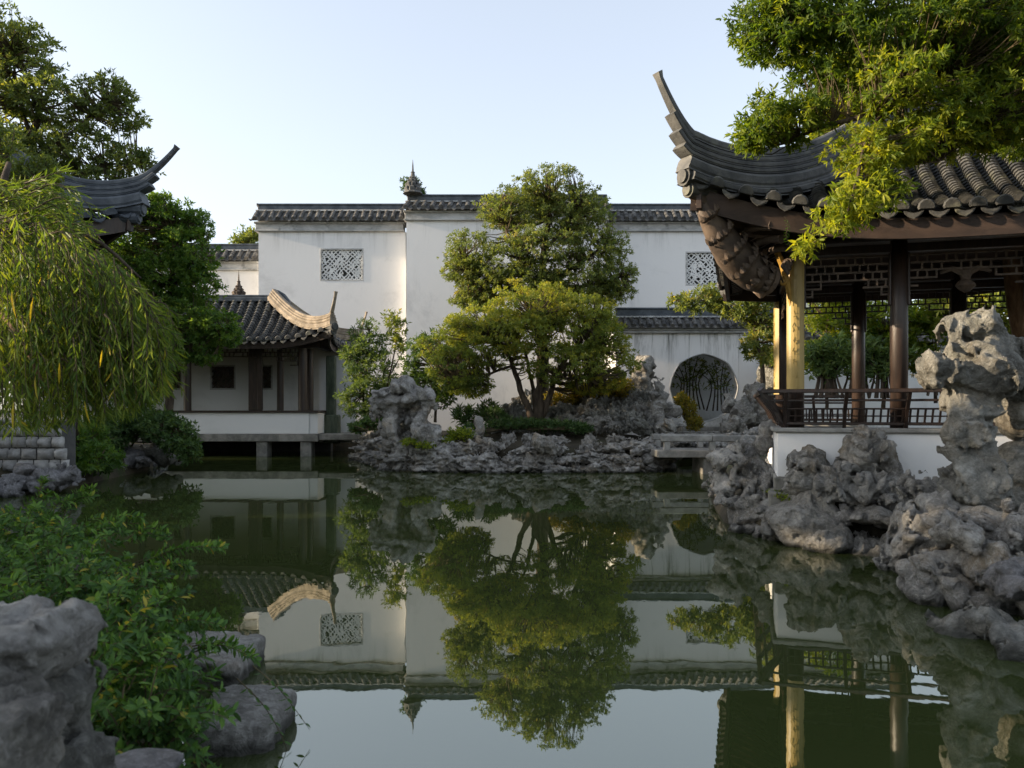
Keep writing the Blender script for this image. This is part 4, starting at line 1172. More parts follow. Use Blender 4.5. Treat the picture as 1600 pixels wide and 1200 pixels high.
# foreground
rock('large angular grey boulder lying on top at the lower left corner', [B(22,1020,2.25,66,46,.2,13), B(88,1000,2.3,26,30,.15,-28), B(-60,1035,2.25,80,58,.3,8)], .011, 41, 'rock', G4, rough=.16, amp=.030, freq=4.2, pit=.3, k=.02, sq=7)
rock('flat tan topped block under the large boulder at the lower left', [B(2,1172,1.95,54,72,.18,-4), B(-70,1180,1.95,70,86,.2)], .010, 42, 'rock_warm', G4, rough=.16, amp=.028, freq=4.4, pit=.3, k=.02, sq=8)
rock('dark upright rock wedged beside the tan block', [B(80,1120,2.4,30,66,.2,-24), B(108,1210,2.35,36,50,.2,10)], .012, 43, 'rock_olive', G4, rough=.16, amp=.03, freq=4.0, pit=.3, k=.03, sq=6)
rock('thin pale stone edge at the bottom beside the bush', [B(190,1224,2.6,80,20,.25,3)], .018, 44, 'rock_blue', G4, rough=.5, amp=.02, freq=2.4)
def flat(px, py, d, rx, rz, h): s = d/FPX; c = P(px,py,d); return ((c.x, c.y, .03), (rx*s, rz, h), 0)
rock('rear flat stepping stone with pale top among the leaves', [flat(333,1050,4.9,64,.30,.11), flat(305,1046,4.95,44,.26,.12)], .02, 45, 'rock', G4, name='stepping_stone', cat='stepping stone', rough=.25, amp=.014, freq=3.6, pit=.2, sq=9)
rock('front flat stepping stone at the bottom by the trailing twig', [flat(392,1165,3.95,52,.25,.11), flat(360,1168,3.95,44,.26,.12)], .018, 46, 'rock', G4, name='stepping_stone', cat='stepping stone', rough=.25, amp=.014, freq=3.6, pit=.2, sq=9)

# stones shared by the banks and mounds
STONES = []
for i in range(14):
    r_ = random.Random(100+i)
    bl = [((0,0,0),(.5*r_.uniform(.85,1.1),.42,.30*r_.uniform(.8,1.2)),r_.uniform(-10,10)), ((r_.uniform(-.3,.3),r_.uniform(-.1,.1),r_.uniform(-.05,.15)),(.3,.3,.24),r_.uniform(-30,30)), ((r_.uniform(-.3,.3),-.1,r_.uniform(-.1,.1)),(.28,.3,.2),r_.uniform(-30,30))]
    me = rock_mesh('bank_stone', bl, .045, 50+i, amp=.20, freq=3.0, pit=.5, k=.06)
    STONES.append(me)
def stone(root, p, w, h, rz=None, mat='rock', tilt=.15, dep=None):
    me = STONES[random.randrange(len(STONES))]
    key = 'bank_stone_'+mat
    o = bpy.data.objects.new('stone', me); COL.objects.link(o); o.parent = root
    if not me.materials: me.materials.append(M['rock'])
    if mat != 'rock':
        o.material_slots[0].link = 'OBJECT'; o.material_slots[0].material = M[mat]
    o.location = Vector(p)-wloc(root)
    o.rotation_euler = (random.uniform(-tilt,tilt), random.uniform(-tilt,tilt), random.choice((0,PI))+random.uniform(-.35,.35) if rz is None else rz)
    o.scale = (w, dep or w*.9, h*1.75)
    return o
# island edge: three rough courses of stones along the water
bank = thing('rock_bank', 'rough stacked limestone bank edging the island along the water', 'rock bank', (.5, 20.5, 0))
edge = [(-4.9,26.4),(-4.5,24.6),(-3.8,22.8),(-3.2,21.2),(-2.7,20.5),(-1.5,20.35),(0,20.3),(1.5,20.35),(3.2,20.4),(3.85,20.6),(4.15,22.4)]
def along(pts, step):
    out = []; acc = 0
    for a, b in zip(pts[:-1], pts[1:]):
        a, b = V(*a), V(*b); L = np.linalg.norm(b-a); s = -acc
        while True:
            s += step*random.uniform(.75,1.25)
            if s > L: acc = L-s+step; break
            out.append(a+(b-a)*s/L)
        acc = max(0, acc)*0
    return out
for course, (z, st, w, h, inset) in enumerate(((.04,.62,.78,.36,0),(.30,.62,.80,.34,.12),(.58,.62,.80,.34,.30),(.78,.8,.6,.28,.65))):
    for c in along(edge, st*.8):
        k = random.uniform(.65,1.4)
        stone(bank, (c[0]+random.uniform(-.05,.05)+(.12*course if c[0] < -3 else 0), c[1]+inset+random.uniform(-.08,.08), z+random.uniform(-.05,.05)), w*k, h*random.uniform(.8,1.25), mat=random.choice(('rock','rock','rock','rock_warm')))
# rockery mound behind the tree
mound = thing('rockery_mound', 'low brown grey rockery mound round the foot of the spreading tree', 'rockery', tuple(P(890,675,24)), group=None)
for row, (py, d, n) in enumerate(((672,23.6,10),(655,24.6,11),(640,25.4,11),(628,26.0,8))):
    for i in range(n):
        px = 770+row*8+(1010-770-row*6)*(i+.5)/n+random.uniform(-8,8)
        stone(mound, P(px, py+random.uniform(-4,4)-(6 if px > 900 else -6), d+random.uniform(-.2,.2)), random.uniform(.65,1.0), random.uniform(.42,.66), mat=random.choice(('rock_olive','rock_warm','rock_olive')), tilt=.3)
# far bank stones right of the bridge and under the gate
far = thing('rock_bank', 'small grey stones edging the far bank by the moon gate steps', 'rock bank', tuple(P(1090,705,24)))
for i in range(16):
    px = 1035+i*9; d = 22.5+random.uniform(0,1.5)
    stone(far, P(px, 690+random.uniform(-4,8), d), random.uniform(.5,.8), random.uniform(.3,.45), tilt=.3)
for i in range(10):
    stone(far, P(1150+i*7, 690+random.uniform(-14,20), 20+random.uniform(-1,1)), random.uniform(.5,.8), random.uniform(.3,.5), tilt=.3)
lb = thing('rock_bank', 'dark low stones along the left bank before the hall', 'rock bank', (-9.6, 20, 0))
for c in along([(-9.5,16.4),(-9.7,20.6),(-10.6,24.2),(-12.6,26.0)], .75):
    stone(lb, (c[0]-.1, c[1], random.uniform(.02,.16)), random.uniform(.5,.9), random.uniform(.25,.42), mat='rock_blue', rz=random.uniform(0,6))
rb = thing('rock_bank', 'grey stones filling the bank between the right pavilion rocks', 'rock bank', (4.2, 9.5, 0))
for c in along([(5.2,18.6),(4.1,15.5),(3.55,13.6),(3.35,12.0)], .6):
    stone(rb, (c[0]+.15, c[1], random.uniform(.1,.35)), random.uniform(.5,.8), random.uniform(.35,.5), rz=random.uniform(0,6))
for px, py, d, w in ((1240,860,10.3,.6),(1420,880,7.9,.6),(1440,950,7.2,.5),(1540,900,7.2,.8),(1360,780,10.1,.9),(1300,800,10.3,.8),(1440,775,8.3,.7),(1560,800,8.2,.9),(1210,780,11.2,.7),(1600,940,6.3,.8)):
    stone(rb, P(px,py,d), w, w*.6, rz=random.uniform(0,6))

# grey block wall at the left edge
bw = thing('block_wall', 'rough grey block retaining wall at the left edge of the pond', 'wall', (-9.6, 15.7, 0))
bwy = 15.6
core = MB().box(px_x(-120,bwy), px_x(92,bwy), bwy+.08, bwy+.6, .1, px_z(656,bwy)-.03)
obj('mortar_core', core, M['dark_grey'], bw)
ztop = px_z(655,bwy)
hs = [.10,.235,.23,.225,.24,.24]; z = ztop
base_me = []
def block_mesh(w, h, seed):
    bl = bpy.data.meshes.new('block'); n = 5; r_ = np.random.default_rng(seed)
    m = MB()
    xs = np.linspace(-w/2, w/2, n+1); zs = np.linspace(-h/2, h/2, n)
    g = np.zeros((n+1, n, 3))
    for i, x in enumerate(xs):
        for j, zz in enumerate(zs):
            e = min((x+w/2), (w/2-x), (zz+h/2), (h/2-zz))
            g[i,j] = (x+r_.uniform(-.008,.008), -.10*min(1,(e/.04)**.5)*1-.035*r_.uniform(-1,1)*(e > .01), zz+r_.uniform(-.006,.006))
    m.grid(g)
    return m.mesh('block')
variants = [[block_mesh(1, 1, 7*i+j) for j in range(1)] for i in range(1)]
for ri, h in enumerate(hs):
    x = px_x(-115,bwy)+random.uniform(-.2,0); xe = px_x(92+ri*4 if ri else 88,bwy)
    while x < xe-.06:
        w = random.uniform(.22,.36) if ri else random.uniform(.3,.5)
        w = min(w, xe-x)
        me = block_mesh(w-.016, h-.018, random.randrange(9999)); 
        link('block', me, M['stone_block'], bw, loc=tuple(V(x+w/2, bwy+.03+.05*ri*0, z-h/2)-V(*wloc(bw))), smooth=True)
        x += w
    z -= h
# ------------------------------------------------------------------ trees and plants
def leaf_mesh(name, pos, axis, nrm, length, width, tone, near=False, bend=.0):
    """many leaves as one mesh; each is a folded blade along its axis"""
    axis = norm(axis); side = norm(np.cross(axis, nrm)); nn = np.cross(side, axis)
    L = length[:,None]; W = width[:,None]
    N = len(pos)
    if near:
        b = bend
        vs_ = np.stack([pos, pos+axis*L*.3+side*W*.42+nn*W*.12, pos+axis*L*.65+side*W*.40+nn*(W*.12-L*b*.35), pos+axis*L*.97-nn*L*b,
                        pos+axis*L*.65-side*W*.40+nn*(W*.12-L*b*.35), pos+axis*L*.3-side*W*.42+nn*W*.12, pos+axis*L*.5-nn*(L*b*.22)], 1)
        fc = np.array([(0,1,6),(1,2,6),(2,3,6),(3,4,6),(4,5,6),(5,0,6)]); k = 7
    else:
        vs_ = np.stack([pos, pos+axis*L*.5+side*W*.5+nn*W*.16, pos+axis*L, pos+axis*L*.5-side*W*.5+nn*W*.16], 1)
        fc = np.array([(0,1,2),(0,2,3)]); k = 4
    faces = (np.arange(N)[:,None,None]*k+fc[None]).reshape(-1,3)
    me = np_mesh(name, vs_.reshape(-1,3), faces, smooth=False)
    at = me.attributes.new('tone', 'FLOAT', 'FACE')
    at.data.foreach_set('value', np.repeat(np.clip(tone,0,1), len(fc)).astype(np.float32))
    return me

def rdir(r, n):
    return norm(r.normal(size=(n,3)))

def sprigs(r, S, D, m, length, width, spread=(25,80), grav=.15, off=.0):
    """m leaves round each sprig at S pointing along D"""
    n = len(S)
    Dn = norm(D); ref = np.where(np.abs(Dn[:,2:3]) < .9, V(0,0,1), V(1,0,0)); a = norm(np.cross(Dn, ref)); b = np.cross(Dn, a)
    ph = r.uniform(0, 2*PI, (n,1))+np.arange(m)[None]*2.4; al = np.radians(r.uniform(*spread, (n,m)))
    ax = Dn[:,None]*np.cos(al)[...,None]+(a[:,None]*np.cos(ph)[...,None]+b[:,None]*np.sin(ph)[...,None])*np.sin(al)[...,None]
    ax[...,2] -= grav
    pos = S[:,None]+Dn[:,None]*(r.uniform(-1,.3,(n,m))*off)[...,None]
    nr = Dn[:,None]+r.normal(size=(n,m,3))*.45
    L = length*r.uniform(.65,1.2,(n,m)); W = width*r.uniform(.7,1.2,(n,m))
    return pos.reshape(-1,3), ax.reshape(-1,3), nr.reshape(-1,3), L.ravel(), W.ravel()

def curve(pts, n=10):
    """smooth path through the points"""
    pts = np.array([tuple(p) for p in pts], float)
    if len(pts) == 2: return pts[0]+(pts[1]-pts[0])*np.linspace(0,1,n)[:,None]
    t = np.linspace(0, len(pts)-1, n); out = []
    for x in t:
        i = min(int(x), len(pts)-2); f = x-i
        p0, p1, p2, p3 = pts[max(i-1,0)], pts[i], pts[i+1], pts[min(i+2,len(pts)-1)]
        out.append(.5*((2*p1)+(p2-p0)*f+(2*p0-5*p1+4*p2-p3)*f*f+(3*p1-p0-3*p2+p3)*f**3))
    return np.array(out)

def limb(parent, name, pts, r0, r1, mat, n=12, wob=.3, seg=8):
    c = curve(pts, n)
    if wob:
        c[1:-1] += perlin(c[1:-1]*1.7+parent.location.x)[:,None]*V(1,.6,.2)*r0*wob*4
    return obj(name, MB().tube(c, np.linspace(r0, r1, n), seg), M[mat], parent, smooth=True), c

def tree(label, base, lobes, stems, leaf, seed, L, W, dens, sub=.28, m=7, bark='bark', name='garden_tree', cat='tree', group=None, near=False, sub_n=None,
         grav=.12, up=.25, spread=(25,80), tone0=.5, tspread=.22, flat_=.6, shell=.55, twigs=True, lobe_tone=None, bend=.1, twig_r=.014, fill=1.0):
    """lobes: (centre, radii) of the crown; stems: (part name, points, r0, r1)"""
    r = np.random.default_rng(seed); root = thing(name, label, cat, tuple(base), 0, group)
    nodes = []
    for nm, pts, r0, r1 in stems:
        o, c = limb(root, nm, pts, r0, r1, bark)
        nodes.append(c[len(c)//3:])
    nodes = np.concatenate(nodes) if nodes else np.array([tuple(base)])
    Sall, Dall, Tall = [], [], []
    tw = MB()
    for li, (c, rad) in enumerate(lobes):
        c = np.array(tuple(c)); rad = np.array(rad, float)
        area = (rad[0]*rad[1]+rad[1]*rad[2]+rad[0]*rad[2])*4.2
        rs = sub*min(rad[0], rad[2])*1.0+.0
        rs = max(rs, L*1.3)
        ns = sub_n or max(5, int(fill*area/(rs*rs*2.2)))
        d = rdir(r, ns); q = (shell+(1-shell)*r.uniform(0,1,ns)**.6)[:,None]
        q *= 1-.12*r.random((ns,1))
        sc = c+d*rad*q
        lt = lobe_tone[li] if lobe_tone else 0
        for k in range(ns):
            rk = rs*r.uniform(.7,1.25)
            n = max(3, int(dens*rk*rk*4))
            u = rdir(r, n)*r.uniform(.25,1,(n,1))**.5
            S = sc[k]+u*rk*V(1,1,flat_)
            D = u*.8+d[k]*.5+V(0,0,up)+r.normal(size=(n,3))*.25
            Sall.append(S); Dall.append(D)
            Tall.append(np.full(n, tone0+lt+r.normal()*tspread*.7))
            if twigs:
                j = np.argmin(np.linalg.norm(nodes-sc[k], axis=1)+.35*np.maximum(0, nodes[:,2]-sc[k][2]))
                a = nodes[j]; mid = (a+sc[k])/2+r.normal(size=3)*.06*np.linalg.norm(a-sc[k])+V(0,0,-.06*np.linalg.norm(a-sc[k]))
                w0 = twig_r*(1+.8*np.linalg.norm(a-sc[k]))
                tw.tube(curve([a, mid, sc[k]], 5), np.linspace(w0, twig_r*.4, 5), 4, cap=False)
    S, D, T = np.concatenate(Sall), np.concatenate(Dall), np.concatenate(Tall)
    pos, ax, nr, LL, WW = sprigs(r, S, D, m, L, W, spread, grav, off=L*.8)
    tone = np.repeat(T, m)+r.normal(size=len(pos))*tspread*.6
    crown = link('crown', leaf_mesh('crown', pos, ax, nr, LL, WW, tone, near, bend), M[leaf], root)
    crown['kind'] = 'stuff'
    if tw.n: obj('twigs', tw, M['twig'], root)['kind'] = 'stuff'
    return root

def E(px, py, d, rx, ry, rd=None):
    s = d/FPX
    return (P(px,py,d), (rx*s, rd or rx*s*.75, ry*s))

GT = 'trees of the garden'
# spreading gold green tree on the island
d = 23.6
tree('spreading gold green tree with several leaning stems in the middle of the island', P(838,658,d),
     [E(760,540,d,70,44,1.3), E(715,575,d-.4,55,42,1.2), E(830,480,d,84,42,1.5), E(745,505,d,56,36,1.2), E(905,490,d,60,36,1.2), E(800,520,d-.8,70,40,1.0), E(900,520,d,80,50,1.5), E(950,560,d,48,44,1.2), E(880,570,d-.6,70,36,1.1), E(690,545,d+.3,40,36,.9), E(930,595,d+.2,50,24,.9), E(735,600,d+.1,38,24,.8)],
     [('trunk', [P(838,658,d), P(840,620,d), P(850,580,d), P(846,530,d), P(830,495,d)], .17, .06),
      ('trunk', [P(832,656,d-.1), P(820,625,d-.1), P(806,590,d-.1), P(798,560,d-.1), P(770,525,d-.2)], .11, .04),
      ('trunk', [P(843,655,d+.1), P(860,620,d+.1), P(868,590,d+.1), P(895,550,d+.1), P(930,540,d)], .11, .04),
      ('trunk', [P(836,640,d+.3), P(832,600,d+.4), P(824,565,d+.4), P(810,530,d+.4)], .07, .03),
      ('branch', [P(800,572,d-.1), P(775,580,d-.3), P(750,592,d-.3), P(722,600,d-.4)], .045, .02),
      ('branch', [P(850,575,d), P(880,590,d-.4), P(920,590,d-.5)], .05, .02)],
     'leaf_gold', 101, .098, .036, 52, sub=.27, group=GT, fill=.8, flat_=.45, tone0=.56, lobe_tone=[0,-.15,.12,.05,.12,.12,.05,.12,0,-.2,.28,-.12], grav=.15)  # lit top and lower right painted as yellower lobe tones
# tall rounded tree behind it
d = 28.0
tree('tall rounded olive green tree rising above the white wall', P(850,640,d),
     [E(860,290,d,62,32,1.4), E(800,325,d,58,36,1.5), E(905,330,d,58,38,1.5), E(850,350,d+.3,90,40,1.6), E(735,395,d,46,40,1.3), E(790,410,d-.4,60,36,1.3), E(930,390,d,58,40,1.4), E(960,435,d,42,30,1.2), E(900,440,d-.4,60,34,1.2), E(750,455,d,46,26,1.1), E(850,455,d-.2,60,30,1.2), E(845,385,d-1,70,34,1.0), E(725,425,d,36,26,1.0), E(955,460,d+.2,40,20,1.0), E(830,440,d-.6,70,26,1.0), E(740,470,d+.2,40,16,.9)],
     [('trunk', [P(848,655,d), P(850,560,d), P(846,480,d), P(850,400,d), P(858,320,d)], .24, .07),
      ('branch', [P(848,470,d), P(820,420,d-.2), P(795,370,d-.2), P(785,330,d)], .11, .03),
      ('branch', [P(848,450,d), P(890,420,d), P(930,395,d), P(950,380,d)], .11, .03),
      ('branch', [P(846,480,d), P(800,450,d+.2), P(750,420,d), P(725,400,d)], .10, .03),
      ('branch', [P(848,475,d), P(900,450,d+.2), P(950,440,d), P(975,430,d)], .09, .03),
      ('branch', [P(852,390,d), P(885,350,d), P(905,315,d)], .08, .03)],
     'leaf_mid', 102, .108, .041, 34, sub=.25, group=GT, tone0=.54, shell=.45, fill=.84, flat_=.5)
# shrubs and bamboo at the left of the island, before the tall wall
d = 26.5
tree('airy grey green shrub before the windowed wall left of the two legged rock', P(575,668,d), [E(575,530,d,28,30,.7), E(560,570,d,32,36,.8), E(595,580,d,30,40,.8), E(560,620,d,28,34,.7), E(600,630,d,30,34,.7)],
     [('stem', [P(572,668,d), P(568,620,d), P(575,560,d), P(578,515,d)], .05, .015), ('stem', [P(580,668,d), P(592,620,d), P(600,580,d)], .04, .015)],
     'leaf_bamboo', 103, .17, .045, 20, sub=.42, name='garden_shrub', cat='shrub', group='shrubs of the garden')
tree('thin sapling with a sparse tuft of leaves at the wall corner', P(612,660,d-.4), [E(618,515,d-.4,14,22,.35), E(626,535,d-.4,10,14,.3), E(612,497,d-.4,7,12,.25)],
     [('trunk', [P(608,660,d-.4), P(606,610,d-.4), P(612,570,d-.4), P(620,530,d-.4), P(612,490,d-.4)], .035, .012), ('branch', [P(610,585,d-.4), P(624,560,d-.4), P(632,545,d-.4)], .02, .01)],
     'leaf_mid', 104, .16, .055, 22, sub=.5, name='sapling', cat='sapling', group=GT)
tree('dark leafy shrub between two legged rock and spreading tree', P(675,655,24.8), [E(665,560,24.8,34,40,.8), E(690,600,24.6,30,40,.8), E(650,610,25,24,34,.7)],
     [('stem', [P(680,660,24.8), P(680,620,24.8), P(672,570,24.8)], .05, .015)], 'leaf_dark', 105, .15, .055, 24, sub=.4, name='garden_shrub', cat='shrub', group='shrubs of the garden', tone0=.65)
# low planting at the foot of the spreading tree
def low_plant(label, spots, leaf, seed, L, W, n, name='low_plant', cat='plant', stuff=True, h=.25, tone0=.5):
    r = np.random.default_rng(seed); S, D = [], []
    for px, py, d_, rx, ry in spots:
        c = np.array(tuple(P(px,py,d_))); u = rdir(r, n)*r.uniform(.2,1,(n,1))**.5
        S.append(c+u*V(rx*d_/FPX, .5, ry*d_/FPX)); D.append(u*.6+V(0,0,.8)+r.normal(size=(n,3))*.3)
    S, D = np.concatenate(S), np.concatenate(D)
    pos, ax, nr, LL, WW = sprigs(r, S, D, 6, L, W, (25,85), .1, L*.6)
    base = Vector(P(*spots[0][:3])); base.z = max(0, base.z-spots[0][4]*spots[0][2]/FPX)
    root = thing(name, label, cat, tuple(base))
    st = MB()
    for i in range(0, len(S), 6):
        st.tube([(S[i][0]*.3+base.x*.7, S[i][1]*.3+base.y*.7, base.z), tuple(S[i])], [.012,.006], 4, cap=False)
    obj('stems', st, M['twig'], root)['kind'] = 'stuff'
    l = link('foliage', leaf_mesh('foliage', pos, ax, nr, LL, WW, tone0+r.normal(size=len(pos))*.22), M[leaf], root); l['kind'] = 'stuff'
    return root
low_plant('dark grassy ground cover under the spreading tree', [(800,662,23.0,50,9),(860,664,23.0,40,8),(740,672,22.6,20,8),(770,650,24,24,10),(900,668,22.8,26,7)], 'leaf_dark', 201, .16, .03, 240, 'ground_cover', 'ground cover')
low_plant('yellow green fern by the small tan rock', [(720,678,21.4,22,10),(700,690,21.2,12,7)], 'leaf_bright', 202, .13, .035, 110, 'fern', 'fern')
low_plant('dark agave like tuft behind the small tan rock', [(726,648,24,18,14),(765,640,25,20,12)], 'leaf_dark', 203, .22, .05, 90)
low_plant('small green plant between slab bridge and two legged rock', [(585,660,24,22,12),(560,668,25,16,8)], 'leaf_dark', 204, .14, .05, 130, tone0=.7)
low_plant('amber shrub in front of the moon gate steps', [(1075,640,24.6,16,16),(1085,662,24.2,12,12),(1065,625,25,10,10)], 'leaf_amber', 205, .13, .045, 120, tone0=.35)
low_plant('amber and gold bush under the right of the spreading tree', [(920,610,25.5,36,16),(965,605,25.6,26,16),(880,620,25.6,30,14)], 'leaf_amber', 206, .14, .055, 190, 'garden_bush', 'bush', tone0=.4)
low_plant('yellow tuft hugging the leg of the two legged rock', [(640,690,20.6,12,5),(665,695,20.5,16,4)], 'leaf_bright', 207, .10, .035, 50)
low_plant('green tuft growing in the rock beside the second gate', [(1203,560,26.6,10,12)], 'leaf_bright', 208, .14, .05, 60)
low_plant('small moss fern on the rock below the pavilion', [(1214,772,10.1,8,6)], 'leaf_bright', 209, .035, .014, 60, 'fern', 'fern')

# bare branching shrubs behind the moon gate
def fan_shrub(label, base, h, seed, leaf='leaf_dark', n=9, L=.16, spread=.5, lean=0, group='fan shrubs in the court'):
    r = np.random.default_rng(seed); base = Vector(base); root = thing('court_shrub', label, 'shrub', tuple(base), 0, group)
    S, D = [], []
    for i in range(n):
        a = (i+.5)/n-.5; top = V(base.x+a*2*spread*h+lean, base.y+r.uniform(-.4,.4), base.z+h*(1-.5*abs(a)*1.2))
        c = curve([tuple(base+Vector((a*.55*h*spread*2,r.uniform(-.2,.2),0))), (base.x+a*spread*h*.7, base.y, base.z+h*.5), top], 8)
        obj('stem', MB().tube(c, np.linspace(.035,.01,8), 5, cap=False), M['bark'], root)
        for k in range(3, 8):
            for _ in range(4):
                S.append(c[k]+r.normal(size=3)*.14*h/2); D.append(r.normal(size=3)*.5+V(a,0,.5))
                if r.random() < .4: 
                    pass
    S, D = np.array(S), np.array(D)
    pos, ax, nr, LL, WW = sprigs(r, S, D, 5, L, L*.28, (20,70), .2, L*.5)
    l = link('foliage', leaf_mesh('foliage', pos, ax, nr, LL, WW, .5+r.normal(size=len(pos))*.2), M[leaf], root); l['kind'] = 'stuff'
    return root
fan_shrub('dark fan of thin stems left inside the moon gate', P(1078,640,31.2), 2.3, 301, 'leaf_mid', n=7, L=.17)
fan_shrub('dark fan of thin stems right inside the moon gate', P(1124,642,31.2), 2.1, 302, 'leaf_mid', n=6, L=.17)
fan_shrub('dense fan of dark stems behind the yellow board of the pavilion', P(1293,622,20), 1.5, 303, 'leaf_bamboo', 14, .22, .45)
fan_shrub('fan of stems with arching leaves between pavilion columns', P(1340,622,20.5), 1.5, 304, 'leaf_bamboo', 9, .22, .5)
fan_shrub('fan of thin stems right of the inner pavilion column', P(1378,622,20.2), 1.5, 305, 'leaf_bamboo', 8, .22, .4)
fan_shrub('thin stemmed shrub left of the waisted scholar rock', P(1462,618,20.2), 1.1, 306, 'leaf_bamboo', 5, .2, .5)

# trees behind the right pavilion
d = 23
tree('bright leafy tree between moon gate wall and pavilion', P(1180,620,24.5), [E(1150,470,24.5,44,34,1.2), E(1095,468,24.8,34,20,.8), E(1195,480,24.5,34,44,1.2), E(1190,540,24.3,26,30,.9), E(1062,470,25,16,14,.5), E(1210,430,24.5,24,34,1)],
     [('trunk', [P(1192,640,24.5), P(1190,560,24.5), P(1176,500,24.5), P(1160,460,24.5)], .09, .03), ('branch', [P(1178,510,24.5), P(1140,480,24.6), P(1100,470,24.8), P(1050,462,25)], .04, .015)],
     'leaf_mid', 107, .15, .055, 26, sub=.36, group=GT, tone0=.62)
tree('yellow lit tree seen through the pavilion left bay', P(1300,620,21.5), [E(1290,510,21.5,40,40,1), E(1330,490,21.5,40,34,1), E(1300,450,21.6,50,30,1), E(1330,545,21.3,30,26,.8), E(1275,560,21.5,24,20,.7)],
     [('trunk', [P(1345,640,21.5), P(1343,580,21.5), P(1335,520,21.5), P(1320,470,21.5)], .07, .03), ('trunk', [P(1292,640,21.5), P(1290,570,21.5), P(1292,500,21.5)], .05, .02)],
     'leaf_bright', 108, .17, .06, 22, sub=.38, group=GT, tone0=.62)
tree('green tree seen through the pavilion between its columns', P(1385,620,21), [E(1375,540,21,34,34,.9), E(1390,500,21,40,34,1), E(1430,520,21,44,40,1.1), E(1470,490,21,50,34,1.1), E(1440,560,21,34,24,.8)],
     [('trunk', [P(1380,640,21), P(1384,580,21), P(1390,520,21)], .06, .03), ('trunk', [P(1462,630,21), P(1460,570,21), P(1465,500,21)], .05, .02)],
     'leaf_bright', 109, .16, .055, 24, sub=.38, group=GT, tone0=.42)
tree('russet and green tree behind the scholar rock', P(1530,620,20), [E(1500,480,20,60,34,1.2), E(1560,490,20,60,40,1.2), E(1540,450,20.4,70,30,1.2), E(1600,520,20,40,30,1)],
     [('trunk', [P(1540,640,20), P(1545,560,20), P(1540,490,20)], .07, .03)], 'leaf_gold', 110, .16, .055, 24, sub=.36, group=GT, tone0=.6)
# leaning warm trunk with deep crown outside the frame on the right
d = 12.6
tree('thick tan trunk leaning behind the pavilion, crown beyond the eave', P(1612,640,d), [E(1560,120,d,90,90,1.4), E(1650,60,d,120,110,1.6), E(1480,150,d+.4,70,60,1.2), E(1600,220,d,80,50,1.1), E(1380,150,d+.6,80,60,1.2), E(1310,180,d+.8,60,50,1.0), E(1420,230,d+.4,70,40,1.0), E(1500,60,d+.4,90,60,1.2), E(1700,180,d,90,90,1.3), E(1280,235,d+.8,40,24,.8), E(1330,110,d+.8,60,40,.9)],
     [('trunk', [P(1625,660,d), P(1600,540,d), P(1588,460,d), P(1580,330,d), P(1590,180,d)], .20, .10),
      ('branch', [P(1582,330,d), P(1530,240,d+.2), P(1470,190,d+.3), P(1380,170,d+.5)], .08, .03), ('branch', [P(1590,220,d), P(1640,120,d), P(1660,60,d)], .08, .03)],
     'leaf_bright', 111, .13, .05, 34, sub=.30, bark='bark_warm', group=GT, tone0=.66, shell=.4)  # bright leaf tone painted in place of sun behind the crown
# near tree over the right pavilion, leaning in from beyond the frame
d = 8.0
tree('tree with painted dark and backlit leaves reaching over the pavilion roof from the upper right', (7.2, 8.6, .4), [E(1225,45,d,70,55,.7), E(1180,30,d,40,36,.5), E(1310,80,d,80,70,.8), E(1400,50,d-.3,90,70,.9), E(1490,40,d-.4,90,70,.9), E(1580,60,d-.4,80,80,.9), E(1290,20,d,80,50,.7),
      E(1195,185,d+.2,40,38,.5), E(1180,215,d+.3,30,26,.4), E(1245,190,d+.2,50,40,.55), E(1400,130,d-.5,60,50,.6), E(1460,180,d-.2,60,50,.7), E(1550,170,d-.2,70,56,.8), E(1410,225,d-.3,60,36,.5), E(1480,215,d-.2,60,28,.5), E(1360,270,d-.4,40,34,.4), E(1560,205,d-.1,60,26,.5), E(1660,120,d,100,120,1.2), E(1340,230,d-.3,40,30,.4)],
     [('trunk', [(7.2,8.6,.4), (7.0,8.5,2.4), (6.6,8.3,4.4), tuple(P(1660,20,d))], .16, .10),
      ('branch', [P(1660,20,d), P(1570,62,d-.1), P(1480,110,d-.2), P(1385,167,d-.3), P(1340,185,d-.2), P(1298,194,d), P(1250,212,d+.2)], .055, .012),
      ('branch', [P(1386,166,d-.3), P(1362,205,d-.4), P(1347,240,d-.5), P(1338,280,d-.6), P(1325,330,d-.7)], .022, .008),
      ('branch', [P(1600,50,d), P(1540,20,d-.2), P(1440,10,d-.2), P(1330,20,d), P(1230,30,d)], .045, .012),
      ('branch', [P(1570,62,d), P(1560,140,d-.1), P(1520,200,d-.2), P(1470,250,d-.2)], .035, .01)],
     'leaf_bright', 112, .08, .024, 84, sub=.25, m=8, group=GT, near=True, tone0=.40, lobe_tone=[-.14,-.16,-.08,-.1,-.06,0,-.14,-.1,.02,-.05,.1,.12,.12,.22,.15,.3,.15,0,.25], shell=.45, twig_r=.006, up=.1, grav=.25, fill=1.0)  # dark and yellow lobe tones paint shaded and backlit leaf groups
